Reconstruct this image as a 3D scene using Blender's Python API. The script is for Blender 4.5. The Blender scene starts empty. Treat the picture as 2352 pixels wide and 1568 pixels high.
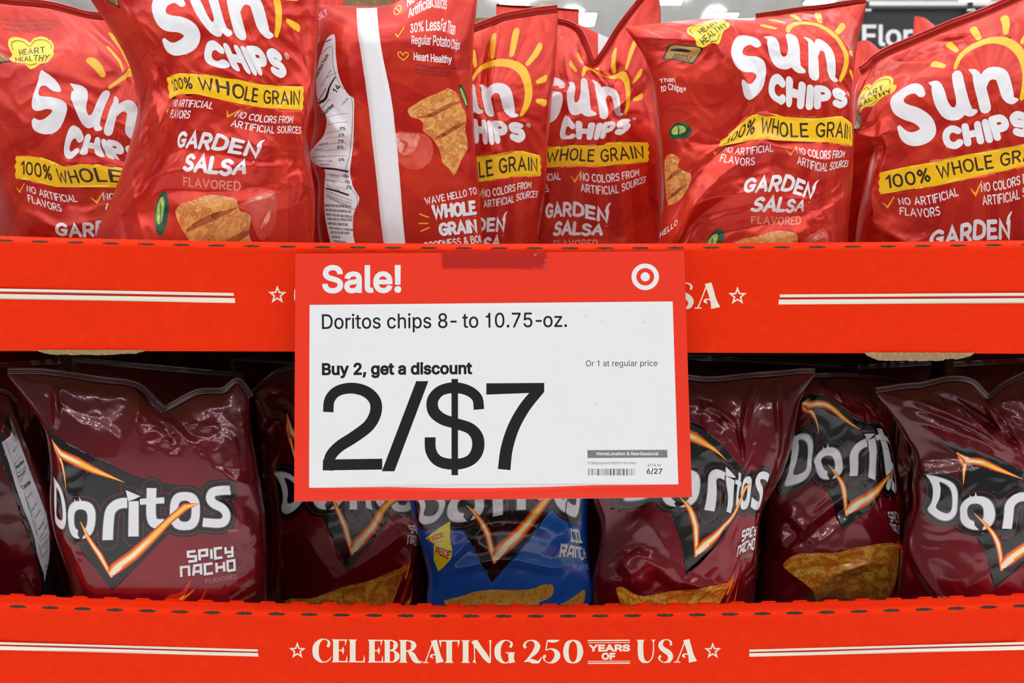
import bpy, bmesh, math, random, os
import numpy as np
from mathutils import Vector
from mathutils.geometry import delaunay_2d_cdt

# ------------------------------------------------------------------ camera, world, exposure
SC = bpy.context.scene
COL = SC.collection
EYE = 1.45                       # height of the lens above the floor
F, CX, CY = 1700.0, 1176.0, 784.0
cam_data = bpy.data.cameras.new('camera')
cam_data.sensor_width = 36.0
cam_data.lens = 36.0 * F / 2352.0
cam_data.clip_start = 0.05
cam_data.clip_end = 100
cam_data.dof.use_dof = True
cam_data.dof.focus_distance = 0.69
cam_data.dof.aperture_fstop = 9.0
cam = bpy.data.objects.new('camera', cam_data)
COL.objects.link(cam)
cam.location = (0, 0, EYE)
cam.rotation_euler = (math.pi / 2, 0, 0)
SC.camera = cam
SC.view_settings.view_transform = 'Standard'
SC.view_settings.look = 'None'
SC.view_settings.gamma = 1.0
SC.view_settings.use_curve_mapping = False
SC.view_settings.exposure = 0.0
SC.cycles.max_bounces = 6
SC.cycles.sample_clamp_indirect = 6.0

world = bpy.data.worlds.new('store_ambience')
SC.world = world
world.use_nodes = True
world.node_tree.nodes['Background'].inputs['Color'].default_value = (1.0, 0.99, 0.98, 1)
WORLD_STRENGTH = 0.18
world.node_tree.nodes['Background'].inputs['Strength'].default_value = WORLD_STRENGTH
LAMP_STRENGTH = 32.0


def P(px, py, Y):
    """point at distance Y in front of the lens, for a spot of the photograph"""
    return ((px - CX) / F * Y, Y, EYE + (CY - py) / F * Y)


# ------------------------------------------------------------------ materials
def lin(c):
    out = []
    for v in c:
        v = v / 255.0
        out.append(v / 12.92 if v <= 0.04045 else ((v + 0.055) / 1.055) ** 2.4)
    return (*out, 1.0)


MATS = {}


def mat(name, rgb, rough=0.5, metal=0.0, spec=0.5, coat=0.0, coat_rough=0.05, emit=None, bump=0.0, bump_scale=300.0,
        mottled=None, mot_scale=40.0, uvspace=False, kind=None, speck=None, mot_pos=(0.35, 0.65)):
    if name in MATS:
        return MATS[name]
    m = bpy.data.materials.new(name)
    m.use_nodes = True
    nt = m.node_tree
    b = nt.nodes['Principled BSDF']
    b.inputs['Base Color'].default_value = lin(rgb)
    b.inputs['Roughness'].default_value = rough
    b.inputs['Metallic'].default_value = metal
    b.inputs['Specular IOR Level'].default_value = spec
    b.inputs['Coat Weight'].default_value = coat
    b.inputs['Coat Roughness'].default_value = coat_rough
    tc = nt.nodes.new('ShaderNodeTexCoord')
    src = tc.outputs['UV'] if uvspace else tc.outputs['Object']
    if emit:
        b.inputs['Emission Color'].default_value = lin(rgb)
        b.inputs['Emission Strength'].default_value = emit
    col_out = None
    if mottled:
        n = nt.nodes.new('ShaderNodeTexNoise')
        n.inputs['Scale'].default_value = mot_scale
        n.inputs['Detail'].default_value = 4
        n.inputs['Roughness'].default_value = 0.65
        nt.links.new(src, n.inputs['Vector'])
        r = nt.nodes.new('ShaderNodeValToRGB')
        cols = [rgb] + list(mottled)
        a, z = mot_pos
        while len(r.color_ramp.elements) < len(cols):
            r.color_ramp.elements.new(0.5)
        for i, c in enumerate(cols):
            r.color_ramp.elements[i].position = a + (z - a) * i / (len(cols) - 1)
            r.color_ramp.elements[i].color = lin(c)
        nt.links.new(n.outputs['Fac'], r.inputs['Fac'])
        col_out = r.outputs['Color']
    if kind == 'rays':                       # printed rays that fan out from the printed sun
        sep = nt.nodes.new('ShaderNodeSeparateXYZ')
        nt.links.new(tc.outputs['UV'], sep.inputs[0])

        def M(op, a, b_=None):
            k = nt.nodes.new('ShaderNodeMath')
            k.operation = op
            for i, q in enumerate((a, b_)):
                if q is None:
                    continue
                if isinstance(q, (int, float)):
                    k.inputs[i].default_value = q
                else:
                    nt.links.new(q, k.inputs[i])
            return k.outputs[0]
        dx = M('SUBTRACT', sep.outputs[0], 0.290)
        dy = M('SUBTRACT', sep.outputs[1], 0.140)
        ang = M('ARCTAN2', dx, dy)
        w = M('SINE', M('MULTIPLY', ang, 26.0))
        w2 = M('SINE', M('ADD', M('MULTIPLY', ang, 11.0), 1.0))
        rad = M('SQRT', M('ADD', M('MULTIPLY', dx, dx), M('MULTIPLY', dy, dy)))
        w3 = M('SINE', M('MULTIPLY', rad, 38.0))
        st = M('ADD', M('MULTIPLY', M('GREATER_THAN', w, 0.1), 0.5), M('MULTIPLY', M('GREATER_THAN', w2, 0.0), 0.3))
        st = M('ADD', st, M('MULTIPLY', M('GREATER_THAN', w3, 0.2), 0.25))
        r = nt.nodes.new('ShaderNodeValToRGB')
        r.color_ramp.elements[0].color = lin((190, 24, 10))
        r.color_ramp.elements[1].color = lin((214, 52, 26))
        nt.links.new(st, r.inputs['Fac'])
        col_out = r.outputs['Color']
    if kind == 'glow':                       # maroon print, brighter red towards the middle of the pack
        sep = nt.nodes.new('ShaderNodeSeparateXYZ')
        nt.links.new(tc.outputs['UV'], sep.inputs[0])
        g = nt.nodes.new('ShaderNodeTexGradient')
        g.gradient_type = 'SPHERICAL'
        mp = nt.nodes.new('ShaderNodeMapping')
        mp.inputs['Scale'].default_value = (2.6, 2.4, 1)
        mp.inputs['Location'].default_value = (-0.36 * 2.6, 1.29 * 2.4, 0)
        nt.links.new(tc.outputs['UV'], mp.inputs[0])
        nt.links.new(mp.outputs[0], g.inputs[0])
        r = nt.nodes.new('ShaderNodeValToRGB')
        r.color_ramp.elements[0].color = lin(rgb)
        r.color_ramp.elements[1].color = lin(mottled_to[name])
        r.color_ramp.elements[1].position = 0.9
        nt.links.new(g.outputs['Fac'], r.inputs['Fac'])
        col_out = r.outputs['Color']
    if speck:
        v = nt.nodes.new('ShaderNodeTexNoise')
        v.inputs['Scale'].default_value = speck[1]
        v.inputs['Detail'].default_value = 2
        nt.links.new(src, v.inputs['Vector'])
        g = nt.nodes.new('ShaderNodeMath')
        g.operation = 'GREATER_THAN'
        g.inputs[1].default_value = speck[2]
        nt.links.new(v.outputs['Fac'], g.inputs[0])
        mx = nt.nodes.new('ShaderNodeMix')
        mx.data_type = 'RGBA'
        nt.links.new(g.outputs[0], mx.inputs[0])
        if col_out is not None:
            nt.links.new(col_out, mx.inputs[6])
        else:
            mx.inputs[6].default_value = lin(rgb)
        mx.inputs[7].default_value = lin(speck[0])
        col_out = mx.outputs[2]
    if col_out is not None:
        nt.links.new(col_out, b.inputs['Base Color'])
        if emit:
            nt.links.new(col_out, b.inputs['Emission Color'])
    if bump:
        n = nt.nodes.new('ShaderNodeTexNoise')
        n.inputs['Scale'].default_value = bump_scale
        n.inputs['Detail'].default_value = 3
        nt.links.new(src, n.inputs['Vector'])
        bp = nt.nodes.new('ShaderNodeBump')
        bp.inputs['Strength'].default_value = bump
        bp.inputs['Distance'].default_value = 0.001
        nt.links.new(n.outputs['Fac'], bp.inputs['Height'])
        nt.links.new(bp.outputs['Normal'], b.inputs['Normal'])
        if coat:
            nt.links.new(bp.outputs['Normal'], b.inputs['Coat Normal'])
    MATS[name] = m
    return m


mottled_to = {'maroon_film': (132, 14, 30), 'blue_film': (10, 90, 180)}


def satin(name, rgb, **k):         # the satin foil of the red bags
    k.setdefault('rough', 0.33)
    return mat(name, rgb, metal=k.pop('metal', 0.0), spec=0.4, coat=0.14, coat_rough=0.22, bump=0.22, bump_scale=55, **k)


def gloss(name, rgb, **k):         # the glossy foil of the maroon and blue bags
    return mat(name, rgb, metal=k.pop('metal', 0.0), rough=0.25, spec=0.5, coat=0.55, coat_rough=0.04, bump=0.12, bump_scale=45, **k)


satin('red_film', (200, 34, 14), kind='rays', metal=.34, rough=.34)
satin('red_plain', (190, 28, 12), metal=.34, rough=.34)
satin('white_ink', (240, 240, 244))
satin('yellow_ink', (250, 196, 20))
satin('amber_ink', (250, 180, 40))
satin('pale_yellow', (252, 226, 60))
satin('brown_ink', (62, 40, 16))
satin('olive_ink', (150, 125, 20))
satin('pink_ink', (240, 150, 128))
satin('tiny_ink', (120, 20, 14))
satin('dark_ink', (36, 28, 24))
satin('stamp_gold', (176, 130, 60))
satin('baked', (216, 136, 62), mottled=[(236, 168, 92), (196, 108, 44), (242, 184, 112)], mot_scale=28, uvspace=True)
satin('baked_light', (226, 156, 84), mottled=[(206, 128, 58), (238, 178, 108)], mot_scale=40, uvspace=True)
satin('baked_dark', (150, 66, 22), mottled=[(186, 100, 44), (120, 46, 14)], mot_scale=40, uvspace=True)
satin('tomato', (200, 44, 34), mottled=[(224, 92, 72)], mot_scale=12, uvspace=True)
satin('tomato_light', (240, 156, 134), mottled=[(222, 100, 80), (246, 190, 172)], mot_scale=20, uvspace=True)
satin('green_dark', (26, 84, 44), mottled=[(14, 60, 40), (60, 120, 66)], mot_scale=14, uvspace=True)
satin('green_light', (196, 206, 110), mottled=[(150, 176, 78), (224, 228, 150)], mot_scale=40, uvspace=True)
satin('shadow_ink', (140, 22, 14))

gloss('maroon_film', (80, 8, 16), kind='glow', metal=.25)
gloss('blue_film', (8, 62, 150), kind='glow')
gloss('plain_maroon', (64, 6, 12))
gloss('plain_blue', (8, 42, 110))
gloss('logo_black', (12, 14, 14))
gloss('logo_line', (150, 40, 36))
gloss('logo_rim', (150, 152, 162))
gloss('logo_white', (232, 232, 236))
gloss('flame_red', (206, 48, 16))
gloss('flame_orange', (246, 120, 24))
gloss('flame_yellow', (255, 206, 84))
gloss('flame_white', (255, 246, 214))
gloss('corn', (226, 140, 36), mottled=[(236, 178, 60), (206, 92, 22), (242, 196, 84), (216, 112, 30)], mot_scale=22, uvspace=True, mot_pos=(.3, .7))
gloss('corn_speck', (190, 130, 40), mottled=[(214, 158, 66), (176, 104, 30)], mot_scale=22, uvspace=True,
      speck=((60, 30, 10), 190.0, 0.66))
gloss('corn_light', (226, 186, 80), mottled=[(206, 140, 40)], mot_scale=26, uvspace=True)
gloss('corn_dark', (120, 62, 14), mottled=[(150, 90, 20)], mot_scale=26, uvspace=True)
gloss('faded_ink', (150, 110, 96))
gloss('tag_yellow', (240, 226, 10))
gloss('tag_red', (176, 24, 20))
gloss('panel_grey', (196, 196, 204))
gloss('panel_black', (20, 18, 20))
gloss('lilac_ink', (140, 160, 220))

mat('board_upper', (240, 49, 6), rough=0.7, spec=0.1, bump=0.5, bump_scale=420, mottled=[(238, 46, 6), (242, 51, 8)], mot_scale=60)
mat('board_cream', (246, 240, 220), rough=0.6, spec=0.25)
mat('board_line', (196, 22, 10), rough=0.6, spec=0.25)
mat('board_brown', (124, 96, 62), rough=0.85, bump=0.6, bump_scale=900, mottled=[(92, 66, 38), (150, 120, 82)], mot_scale=500)
mat('board_kraft', (168, 142, 100), rough=0.85, bump=0.5, bump_scale=500, mottled=[(150, 124, 84), (182, 156, 114)], mot_scale=90)
mat('board_slot', (40, 26, 12), rough=0.95, bump=0.6, bump_scale=900, mottled=[(84, 64, 38), (20, 12, 6), (66, 48, 26)], mot_scale=700)
mat('sign_red', (240, 52, 26), rough=0.36, spec=0.5)
mat('sign_white', (238, 239, 241), rough=0.5, spec=0.35)
mat('sign_black', (22, 22, 22), rough=0.5, spec=0.3)
mat('sign_grey', (128, 132, 130), rough=0.6, mottled=[(110, 112, 112), (146, 148, 146)], mot_scale=900)
# ------------------------------------------------------------------ artwork in the plane
def catmull(pts, closed=False, n=5):
    p = np.array(pts, float)
    out = []
    N = len(p)
    rng = range(N if closed else N - 1)
    for i in rng:
        if closed:
            a, b, c, d = p[(i - 1) % N], p[i], p[(i + 1) % N], p[(i + 2) % N]
        else:
            a, b, c, d = p[max(i - 1, 0)], p[i], p[i + 1], p[min(i + 2, N - 1)]
        for k in range(n):
            t = k / n
            out.append(0.5 * ((2 * b) + (-a + c) * t + (2 * a - 5 * b + 4 * c - d) * t * t + (-a + 3 * b - 3 * c + d) * t ** 3))
    if not closed:
        out.append(p[-1])
    return np.array(out)


def stroke_poly(pts, w, cap='round', closed=False, capn=5):
    """outline of a stroke; pts (n,2), w scalar or per point. Returns list of polygons"""
    p = np.array(pts, float)
    keep = [0]
    for i in range(1, len(p)):
        if np.hypot(*(p[i] - p[keep[-1]])) > 1e-6:
            keep.append(i)
    w = np.full(len(p), float(w)) if np.isscalar(w) else np.array(w, float)
    p, w = p[keep], w[keep]
    n = len(p)
    if n < 2:
        return []
    if closed and np.hypot(*(p[0] - p[-1])) < 1e-6:
        p, w = p[:-1], w[:-1]
        n -= 1
    L, R = [], []
    for i in range(n):
        if closed:
            d0, d1 = p[i] - p[i - 1], p[(i + 1) % n] - p[i]
        else:
            d0 = p[i] - p[i - 1] if i > 0 else p[1] - p[0]
            d1 = p[i + 1] - p[i] if i < n - 1 else p[-1] - p[-2]
        d0 = d0 / (np.hypot(*d0) + 1e-12)
        d1 = d1 / (np.hypot(*d1) + 1e-12)
        t = d0 + d1
        l = np.hypot(*t)
        t = d1 if l < 0.25 else t / l
        m = 1.0 / max(0.5, abs(t @ d1))
        nn = np.array([-t[1], t[0]]) * w[i] / 2 * m
        L.append(p[i] + nn)
        R.append(p[i] - nn)
    if closed:
        return [np.array(L), np.array(R)[::-1]]
    def capf(c, r, a0):
        return [c + r * np.array([math.cos(a0 - math.pi * k / capn), math.sin(a0 - math.pi * k / capn)]) for k in range(1, capn)]
    out = list(L)
    if cap == 'round':
        d = p[-1] - p[-2]
        a = math.atan2(d[1], d[0])
        out += capf(p[-1], w[-1] / 2, a + math.pi / 2)
    out += R[::-1]
    if cap == 'round':
        d = p[0] - p[1]
        a = math.atan2(d[1], d[0])
        out += capf(p[0], w[0] / 2, a + math.pi / 2)
    return [np.array(out)]


def parse(s):
    out = []
    for part in s.split('|'):
        sm = part.startswith('~')
        pts = [tuple(map(float, q.split(','))) for q in part.lstrip('~').split()]
        out.append((sm, pts))
    return out


HAND = {k: parse(v) for k, v in {
    'A': '0,0 .36,1 .72,0|.13,.33 .6,.33', 'B': '0,0 0,1|~0,1 .4,1 .52,.78 .4,.54 .05,.53|~.05,.53 .5,.53 .62,.27 .45,0 0,0',
    'C': '~.62,.85 .38,1 .1,.85 0,.5 .1,.15 .38,0 .62,.15', 'D': '0,0 0,1|~0,1 .3,1 .6,.82 .66,.5 .6,.18 .3,0 0,0',
    'E': '.5,1 0,1 0,0 .52,0|0,.52 .44,.52', 'F': '.5,1 0,1 0,0|0,.52 .42,.52',
    'G': '~.64,.84 .38,1 .1,.85 0,.5 .1,.15 .38,0 .62,.12|.64,.1 .66,.45 .4,.45', 'H': '0,0 0,1|.6,0 .6,1|0,.5 .6,.5',
    'I': '.04,0 .04,1', 'J': '~.4,1 .4,.2 .2,0 0,.15', 'K': '0,0 0,1|.55,1 0,.45|.15,.55 .58,0', 'L': '0,1 0,0 .46,0',
    'M': '0,0 .05,1 .4,.35 .75,1 .8,0', 'N': '0,0 0,1 .6,0 .6,1',
    'O': '~.36,1 .09,.86 0,.5 .09,.14 .36,0 .63,.14 .72,.5 .63,.86 .36,1', 'P': '0,0 0,1|~0,1 .4,1 .56,.75 .42,.48 0,.45',
    'Q': '~.36,1 .09,.86 0,.5 .09,.14 .36,0 .63,.14 .72,.5 .63,.86 .36,1|.45,.2 .7,-.05',
    'R': '0,0 0,1|~0,1 .4,1 .56,.75 .42,.5 0,.47|.28,.47 .58,0', 'S': '~.55,.86 .3,1 .06,.85 .1,.6 .3,.52 .53,.4 .58,.17 .32,0 .02,.13',
    'T': '0,1 .6,1|.3,1 .3,0', 'U': '~0,1 0,.35 .12,.06 .32,0 .52,.06 .64,.35 .64,1', 'V': '0,1 .33,0 .66,1',
    'W': '0,1 .24,0 .48,.8 .72,0 .96,1', 'X': '0,0 .6,1|0,1 .6,0', 'Y': '0,1 .32,.5 .62,1|.32,.5 .32,0', 'Z': '0,1 .6,1 0,0 .6,0',
    '0': '~.3,1 .07,.85 0,.5 .07,.15 .3,0 .53,.15 .6,.5 .53,.85 .3,1', '1': '0,.78 .24,1 .24,0',
    '%': '~.16,1 0,.78 .16,.56 .32,.78 .16,1|~.64,.44 .48,.22 .64,0 .8,.22 .64,.44|.12,0 .68,1',
    '&': '~.7,0 .15,.7 .25,.98 .45,.9 .4,.65 .05,.35 .1,.05 .4,0 .65,.4', '.': '.03,0 .05,0', ',': '.06,.05 0,-.15',
}.items()}
SQUARE = {k: parse(v) for k, v in {
    'S': '.6,1 0,1 0,.54 .6,.46 .6,0 0,0', 'P': '0,0 0,1 .6,1 .6,.42 .12,.42', 'I': '.05,0 .05,1', 'C': '.6,1 0,1 0,0 .6,0',
    'Y': '0,1 0,.45 .6,.45|.6,1 .6,0 .12,0', 'N': '0,0 0,1 .6,1 .6,0', 'A': '0,0 .12,1 .6,1 .6,0|.1,.36 .6,.36',
    'H': '0,0 0,1|.6,0 .6,1|0,.5 .6,.5', 'O': '0,0 0,1 .6,1 .6,0 0,0', 'L': '0,1 0,0 .55,0', 'R': '0,0 0,1 .6,1 .6,.5 .1,.5|.3,.5 .62,0',
}.items()}

_font = None
try:
    _font = bpy.data.fonts.load(os.path.join(bpy.utils.system_resource('DATAFILES'), 'fonts', 'Inter.woff2'))
except Exception:
    _font = None
_gl = {}


def glyph_outline(text):
    if text in _gl:
        return _gl[text]
    c = bpy.data.curves.new('lettering', 'FONT')
    if _font:
        c.font = _font
    c.body = text
    c.size = 1.0
    o = bpy.data.objects.new('lettering', c)
    COL.objects.link(o)
    bpy.context.view_layer.update()
    k = o.to_curve(bpy.context.evaluated_depsgraph_get())
    res = []
    for s in k.splines:
        bp = s.bezier_points
        n = len(bp)
        pts = []
        for i in range(n):
            a, b = bp[i], bp[(i + 1) % n]
            p0, p1, p2, p3 = (np.array(q[:2]) for q in (a.co, a.handle_right, b.handle_left, b.co))
            straight = abs(np.cross(p1 - p0, p3 - p0)) + abs(np.cross(p2 - p0, p3 - p0)) < 1e-5
            m = 1 if straight else 5
            for q in range(m):
                t = q / m
                pts.append((1 - t) ** 3 * p0 + 3 * (1 - t) ** 2 * t * p1 + 3 * (1 - t) * t * t * p2 + t ** 3 * p3)
        res.append(np.array(pts))
    o.to_curve_clear()
    bpy.data.objects.remove(o)
    bpy.data.curves.remove(c)
    _gl[text] = res
    return res


_adv = {}
_ONE = np.array([(.10, .50), (.10, .565), (.175, .575), (.225, .61), (.255, .71), (.335, .71), (.335, 0), (.25, 0), (.25, .50)])


def typeset(text):
    """outlines of a line of type, letter by letter, with a plain upright 1"""
    out, x = [], 0.0
    c = np.vstack(glyph_outline('H'))[:, 1].max() / .71
    for ch in text:
        if ch == ' ':
            x += .27 * c
            continue
        if ch not in _adv:
            h = np.vstack(glyph_outline('H'))[:, 0].min()
            last = glyph_outline(ch + 'H')
            _adv[ch] = np.vstack(last[-1:])[:, 0].min() - h
        if ch == '1':
            out.append(_ONE * c + [x, 0])
            x += .53 * c
            continue
        for q in glyph_outline(ch):
            out.append(q + [x - (.05 * c if ch == '-' else 0), 0])
        x += _adv[ch] - (.16 * c if ch == '-' else 0)
    return out


class Art:
    def __init__(self, base):
        self.base = base
        self.layers = []

    def add(self, m, polys):
        polys = [np.array(p, float) for p in polys if len(p) > 2]
        if polys:
            self.layers.append((m, polys))

    def poly(self, m, pts, smooth=False, n=4):
        self.add(m, [catmull(pts, True, n) if smooth else pts])

    def stroke(self, m, pts, w, smooth=True, cap='round', closed=False, n=4):
        if smooth:
            q = np.array([(*p, (w if np.isscalar(w) else w[i])) for i, p in enumerate(pts)], float)
            q = catmull(q, closed, n)
            pts, w = q[:, :2], np.maximum(q[:, 2], 0.2)
        self.add(m, stroke_poly(pts, w, cap, closed))

    def ring(self, m, c, rx, ry, w=None, power=2.0, n=28, rot=0, hole=None):
        def el(a, b):
            o = []
            for k in range(n):
                t = 2 * math.pi * k / n
                x = a * math.copysign(abs(math.cos(t)) ** (2 / power), math.cos(t))
                y = b * math.copysign(abs(math.sin(t)) ** (2 / power), math.sin(t))
                o.append((c[0] + x * math.cos(rot) - y * math.sin(rot), c[1] + x * math.sin(rot) + y * math.cos(rot)))
            return np.array(o)
        ps = [el(rx, ry)]
        if hole:
            ps.append(el(*hole)[::-1])
        elif w:
            ps.append(el(rx - w, ry - w)[::-1])
        self.add(m, ps)

    def type(self, m, text, x0, x1, base, cap, bold=0.0, rot=0.0, shear=0.0):
        """printed type fitted between x0 and x1, cap height cap, rotated about its left end"""
        g = typeset(text)
        if not g:
            return
        al = np.vstack(g)
        lo, hi = al[:, 0].min(), al[:, 0].max()
        ch = np.vstack(glyph_outline('H'))[:, 1].max()
        sx, sy = (x1 - x0) / (hi - lo), cap / ch
        c, s = math.cos(rot), math.sin(rot)
        out = []
        for q in g:
            X = (q[:, 0] - lo) * sx + q[:, 1] * sy * shear
            Yv = -q[:, 1] * sy
            out.append(np.stack([x0 + X * c - Yv * s, base + X * s + Yv * c], 1))
        self.add(m, out)
        if bold:
            for q in out:
                self.add(m, stroke_poly(q, bold, closed=True))

    def hand(self, m, text, x0, x1, base, h, w, rot=0.0, shear=0.0, font=None, gap=0.34, wob=0.0, seed=1, cap='round', bow=None):
        font = font or HAND
        rnd = random.Random(seed)
        adv, x, items = [], 0.0, []
        for ch in text:
            if ch == ' ':
                x += 0.42
                continue
            st = font.get(ch)
            if not st:
                continue
            wd = max(p[0] for _, ps in st for p in ps)
            items.append((x, wd, st))
            x += wd + gap
        total = x - gap
        sc = (x1 - x0 - w) / total if x1 else h
        c, s = math.cos(rot), math.sin(rot)
        for (ox, wd, st) in items:
            dy, dr = rnd.uniform(-wob, wob), rnd.uniform(-wob, wob) * 1.2
            for sm, ps in st:
                q = []
                for (a, b) in ps:
                    aa, bb = (a - wd / 2), (b - .5)
                    a2 = aa * math.cos(dr) - bb * math.sin(dr) + wd / 2
                    b2 = aa * math.sin(dr) + bb * math.cos(dr) + .5 + dy
                    X = w / 2 + (ox + a2) * sc + b2 * h * shear
                    Yv = -(w / 2 + b2 * (h - w))
                    if bow:
                        Yv += bow * (1 - (2 * X / (x1 - x0) - 1) ** 2) * -1
                    q.append((x0 + X * c - Yv * s, base + X * s + Yv * c))
                if sm:
                    q = catmull(q, False, 4)
                self.add(m, stroke_poly(q, w, cap))


def winding(poly, pts):
    w = np.zeros(len(pts), int)
    x, y = pts[:, 0], pts[:, 1]
    a = poly
    b = np.roll(poly, -1, 0)
    for (x0, y0), (x1, y1) in zip(a, b):
        if y0 == y1:
            continue
        cr = (x1 - x0) * (y - y0) - (x - x0) * (y1 - y0)
        if y1 > y0:
            w += ((y0 <= y) & (y < y1) & (cr > 0))
        else:
            w -= ((y1 <= y) & (y < y0) & (cr < 0))
    return w


def tessellate(art, dom, step):
    """flat mesh of the rectangle dom=(u0,u1,v0,v1) with the artwork's outlines cut into it"""
    u0, u1, v0, v1 = dom
    nx, ny = max(2, int((u1 - u0) / step[0])), max(2, int((v1 - v0) / step[1]))
    gx, gy = np.meshgrid(np.linspace(u0, u1, nx + 1), np.linspace(v0, v1, ny + 1))
    pts = [tuple(p) for p in np.stack([gx.ravel(), gy.ravel()], 1)]
    edges = []
    for j in range(ny + 1):
        if j in (0, ny):
            edges += [(j * (nx + 1) + i, j * (nx + 1) + i + 1) for i in range(nx)]
    for i in (0, nx):
        edges += [(j * (nx + 1) + i, (j + 1) * (nx + 1) + i) for j in range(ny)]
    for m, polys in art.layers:
        for p in polys:
            if p[:, 0].max() < u0 or p[:, 0].min() > u1 or p[:, 1].max() < v0 or p[:, 1].min() > v1:
                continue
            b = len(pts)
            pts += [tuple(q) for q in p]
            n = len(p)
            edges += [(b + i, b + (i + 1) % n) for i in range(n)]
    r = delaunay_2d_cdt([Vector(p) for p in pts], edges, [], 0, 1e-4, False)
    V = np.array([tuple(v) for v in r[0]])
    T = np.array([tuple(f) for f in r[2] if len(f) == 3])
    C = V[T].mean(1)
    ok = (C[:, 0] > u0) & (C[:, 0] < u1) & (C[:, 1] > v0) & (C[:, 1] < v1)
    e1, e2 = V[T[:, 1]] - V[T[:, 0]], V[T[:, 2]] - V[T[:, 0]]
    ok &= np.abs(e1[:, 0] * e2[:, 1] - e1[:, 1] * e2[:, 0]) > 1e-7
    T, C = T[ok], C[ok]
    names = [art.base]
    mid = np.zeros(len(T), int)
    for m, polys in art.layers:
        al = np.vstack(polys)
        lo, hi = al.min(0), al.max(0)
        c = np.nonzero((C[:, 0] >= lo[0]) & (C[:, 0] <= hi[0]) & (C[:, 1] >= lo[1]) & (C[:, 1] <= hi[1]))[0]
        if not len(c):
            continue
        if m not in names:
            names.append(m)
        w = np.zeros(len(c), int)
        for p in polys:
            w += winding(p, C[c])
        mid[c[w != 0]] = names.index(m)
    # consistent orientation: v points down, so flip to face the viewer
    e1, e2 = V[T[:, 1]] - V[T[:, 0]], V[T[:, 2]] - V[T[:, 0]]
    cr = e1[:, 0] * e2[:, 1] - e1[:, 1] * e2[:, 0]
    T[cr > 0] = T[cr > 0][:, ::-1]
    return V, T, mid, names


def mesh_object(name, verts, faces, mats, mid=None, smooth=True, parent=None, uv=None, merge=False):
    me = bpy.data.meshes.new(name)
    verts = np.asarray(verts, dtype=float)
    me.from_pydata(verts.tolist(), [], faces.tolist() if hasattr(faces, 'tolist') else faces)
    for m in mats:
        me.materials.append(MATS[m] if isinstance(m, str) else m)
    if mid is not None:
        me.polygons.foreach_set('material_index', np.asarray(mid, dtype=np.int32))
    me.polygons.foreach_set('use_smooth', np.full(len(me.polygons), bool(smooth)))
    if uv is not None:
        l = me.uv_layers.new(name='print')
        vi = np.empty(len(me.loops), dtype=np.int32)
        me.loops.foreach_get('vertex_index', vi)
        l.data.foreach_set('uv', (np.asarray(uv)[vi] * 0.001).astype(np.float32).ravel())
    me.update()
    o = bpy.data.objects.new(name, me)
    COL.objects.link(o)
    if parent is not None:
        o.parent = parent
        o.matrix_parent_inverse = parent.matrix_world.inverted()
    return o


def tag(o, label, cat, group=None, kind=None):
    o['label'] = label
    o['category'] = cat
    if group:
        o['group'] = group
    if kind:
        o['kind'] = kind


def thing(name, label, cat, loc, group=None):
    o = bpy.data.objects.new(name, None)
    o.empty_display_size = 0.02
    COL.objects.link(o)
    o.location = loc
    bpy.context.view_layer.update()
    tag(o, label, cat, group)
    return o


# ------------------------------------------------------------------ noise and warps
def _hash(ix, iy, seed):
    h = (ix.astype(np.int64) * 374761393 + iy.astype(np.int64) * 668265263 + seed * 974634777) & 0xffffffff
    h = ((h ^ (h >> 13)) * 1274126177) & 0xffffffff
    return (h ^ (h >> 16)) & 0xffffffff


def gnoise(x, y, seed):
    ix, iy = np.floor(x), np.floor(y)
    fx, fy = x - ix, y - iy
    def g(ax, ay):
        a = _hash(ix + ax, iy + ay, seed) / 4294967296.0 * 2 * math.pi
        return np.cos(a) * (fx - ax) + np.sin(a) * (fy - ay)
    sx, sy = fx ** 3 * (fx * (fx * 6 - 15) + 10), fy ** 3 * (fy * (fy * 6 - 15) + 10)
    a, b, c, d = g(0, 0), g(1, 0), g(0, 1), g(1, 1)
    return (a + (b - a) * sx) * (1 - sy) + (c + (d - c) * sx) * sy


def facets(x, y, seed):
    """crumpled foil: planes that meet in sharp folds (nearest of jittered cells, each with its own tilt)"""
    ix, iy = np.floor(x), np.floor(y)
    best = np.full(x.shape, -1e9)
    for dx in (-1, 0, 1):
        for dy in (-1, 0, 1):
            cx, cy = ix + dx, iy + dy
            h1 = _hash(cx, cy, seed) / 4294967296.0
            h2 = _hash(cx, cy, seed + 17) / 4294967296.0
            h3 = _hash(cx, cy, seed + 31) / 4294967296.0
            px, py = cx + h1, cy + h2
            d = np.hypot(x - px, y - py)
            a = h3 * 6.283
            v = 0.35 * (np.cos(a) * (x - px) + np.sin(a) * (y - py)) - 0.8 * d + 0.5 * h3
            best = np.maximum(best, v)
    return best


def crumple(u, v, seed, k=1.0):
    s = seed * 7 + 3
    wx = u + 26 * gnoise(u / 70, v / 70, s)
    wy = v + 26 * gnoise(u / 70, v / 70, s + 1)
    h = 3.0 * gnoise(wx / 130, wy / 130, s + 2)
    h += 2.4 * facets(wx / 120, wy / 105, s + 3)
    h += 1.0 * -np.abs(gnoise(wx / 55, wy / 48, s + 4))*1.6
    h += 0.35 * facets(wx / 38, wy / 34, s + 6)
    return h * 0.001 * k


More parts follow.
